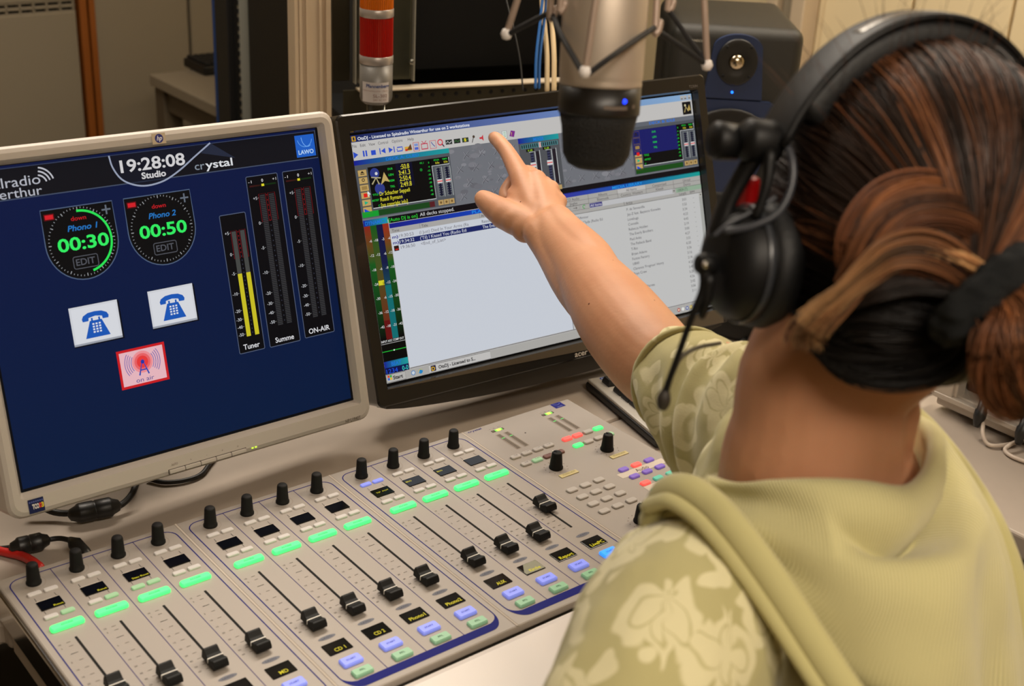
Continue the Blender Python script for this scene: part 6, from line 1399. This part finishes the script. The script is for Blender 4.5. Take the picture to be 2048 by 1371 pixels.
for s_ in (1, -1):
    def h2(l, f_, u): return hd(l * s_, f_, u) - HO
    X90 = hl * s_
    MXr = Vector((0, 0, 1)).rotation_difference(X90).to_matrix().to_4x4()
    MB().lathe([(.0001, -.011), (.011, -.011), (.013, -.007), (.013, .007), (.011, .011), (.0001, .012)], 24, Matrix.Translation(h2(.104, .004, .050)) @ MXr).build('hinge', Mhp, hs_)
    MB().lathe([(.0001, -.008), (.0105, -.008), (.0115, .006), (.009, .009), (.0001, .010)], 20, Matrix.Translation(h2(.120, .016, .047)) @ MXr).build('hinge_knob', Mhp, hs_)
    MB().tube([h2(.103, .004, .047), h2(.109, .008, .030), h2(.115, .010, .012), h2(.118, .010, -.006)], [.006, .005, .005, .006], 10, sub=5, sq=1.6).build('yoke', Mhp, hs_, smooth=True)
    MB().tube([h2(.105, -.012, .044), h2(.106, -.016, .028), h2(.109, -.016, .010)], [.004, .003, .003], 8, sub=5).build('yoke', Mhp, hs_, smooth=True)
    cu = MB().lathe([(.0001, .036), (.018, .0355), (.028, .031), (.033, .024), (.0345, .014), (.034, .008), (.031, .004), (.0001, .004)], 36, Matrix.Translation(h2(.087, .0, -.022)) @ MXr)
    cup = cu.build('ear_cup', Mhp, hs_)
    pd = MB().lathe([(.014, -.002), (.026, -.006), (.035, -.003), (.038, .004), (.037, .011), (.033, .014), (.014, .014)], 36, Matrix.Translation(h2(.086, .0, -.022)) @ MXr)
    pd.build('ear_pad', Mpad, hs_)
    MB().lathe([(.0351, .015), (.0358, .016), (.0358, .018), (.0351, .019)], 36, Matrix.Translation(h2(.087, 0, -.022)) @ MXr, cap=False).build('cup_ring', M('ring_grey', (52, 54, 58), .3), hs_)
P_ = lambda *q: at(*q) - HO
MB().box(P_(1492, 392, .800), (.010, .014, .026), .003).build('side_marker', M('marker_red', (170, 10, 12), .4), hs_)
MB().tube([P_(1562, 268, .765), P_(1584, 320, .758), P_(1582, 375, .756), P_(1556, 425, .756), P_(1505, 452, .758), P_(1455, 462, .762)], .0022, 8, sub=6).build('cup_cable', M('cable_grey', (58, 60, 66), .4), hs_, smooth=True)
MB().tube([P_(1550, 395, .766), P_(1510, 420, .766), P_(1460, 446, .766), P_(1430, 470, .768)], .0014, 8, sub=6).build('cup_cable', M('cable_grey'), hs_, smooth=True)
MB().lathe([(.0001, -.005), (.0062, -.005), (.0068, .003), (.005, .006), (.0001, .006)], 20, Matrix.Translation(P_(1413, 528, .770)) @ Vector((0, 0, 1)).rotation_difference(hl).to_matrix().to_4x4()).build('boom_pivot', Mhp, hs_)
MB().lathe([(.0001, 0), (.0022, 0), (.0022, .0012), (.0001, .0018)], 12, Matrix.Translation(P_(1411, 529, .757)) @ Vector((0, 0, 1)).rotation_difference(-Fv).to_matrix().to_4x4()).build('pivot_screw', M('chrome'), hs_)
MB().tube([P_(1410, 520, .768), P_(1408, 575, .770), P_(1385, 630, .775), P_(1360, 700, .785), P_(1342, 750, .795), P_(1330, 785, .80)], [.0042, .0030, .0022, .0020, .0020, .0022], 10, sub=6).build('boom_arm', Mhp, hs_, smooth=True)
MB().tube([P_(1418, 560, .768), P_(1412, 600, .772), P_(1404, 630, .778)], [.004, .0035, .0025], 10, sub=6).build('boom_arm', Mhp, hs_, smooth=True)
MB().tube([P_(1331, 782, .80), P_(1328, 795, .801), P_(1326, 808, .803)], [.0028, .0042, .0040], 14, sub=4).build('boom_capsule', M('capsule_brown', (44, 38, 32), .6), hs_, smooth=True)
MB().tube([P_(1343, 752, .796), P_(1362, 715, .84), P_(1395, 695, .90), P_(1440, 686, .95)], .0015, 8, sub=6).build('sleeve_crease', M('cable_black'), hs_, smooth=True)  # thin black line drawn in for the dark crease across the sleeve
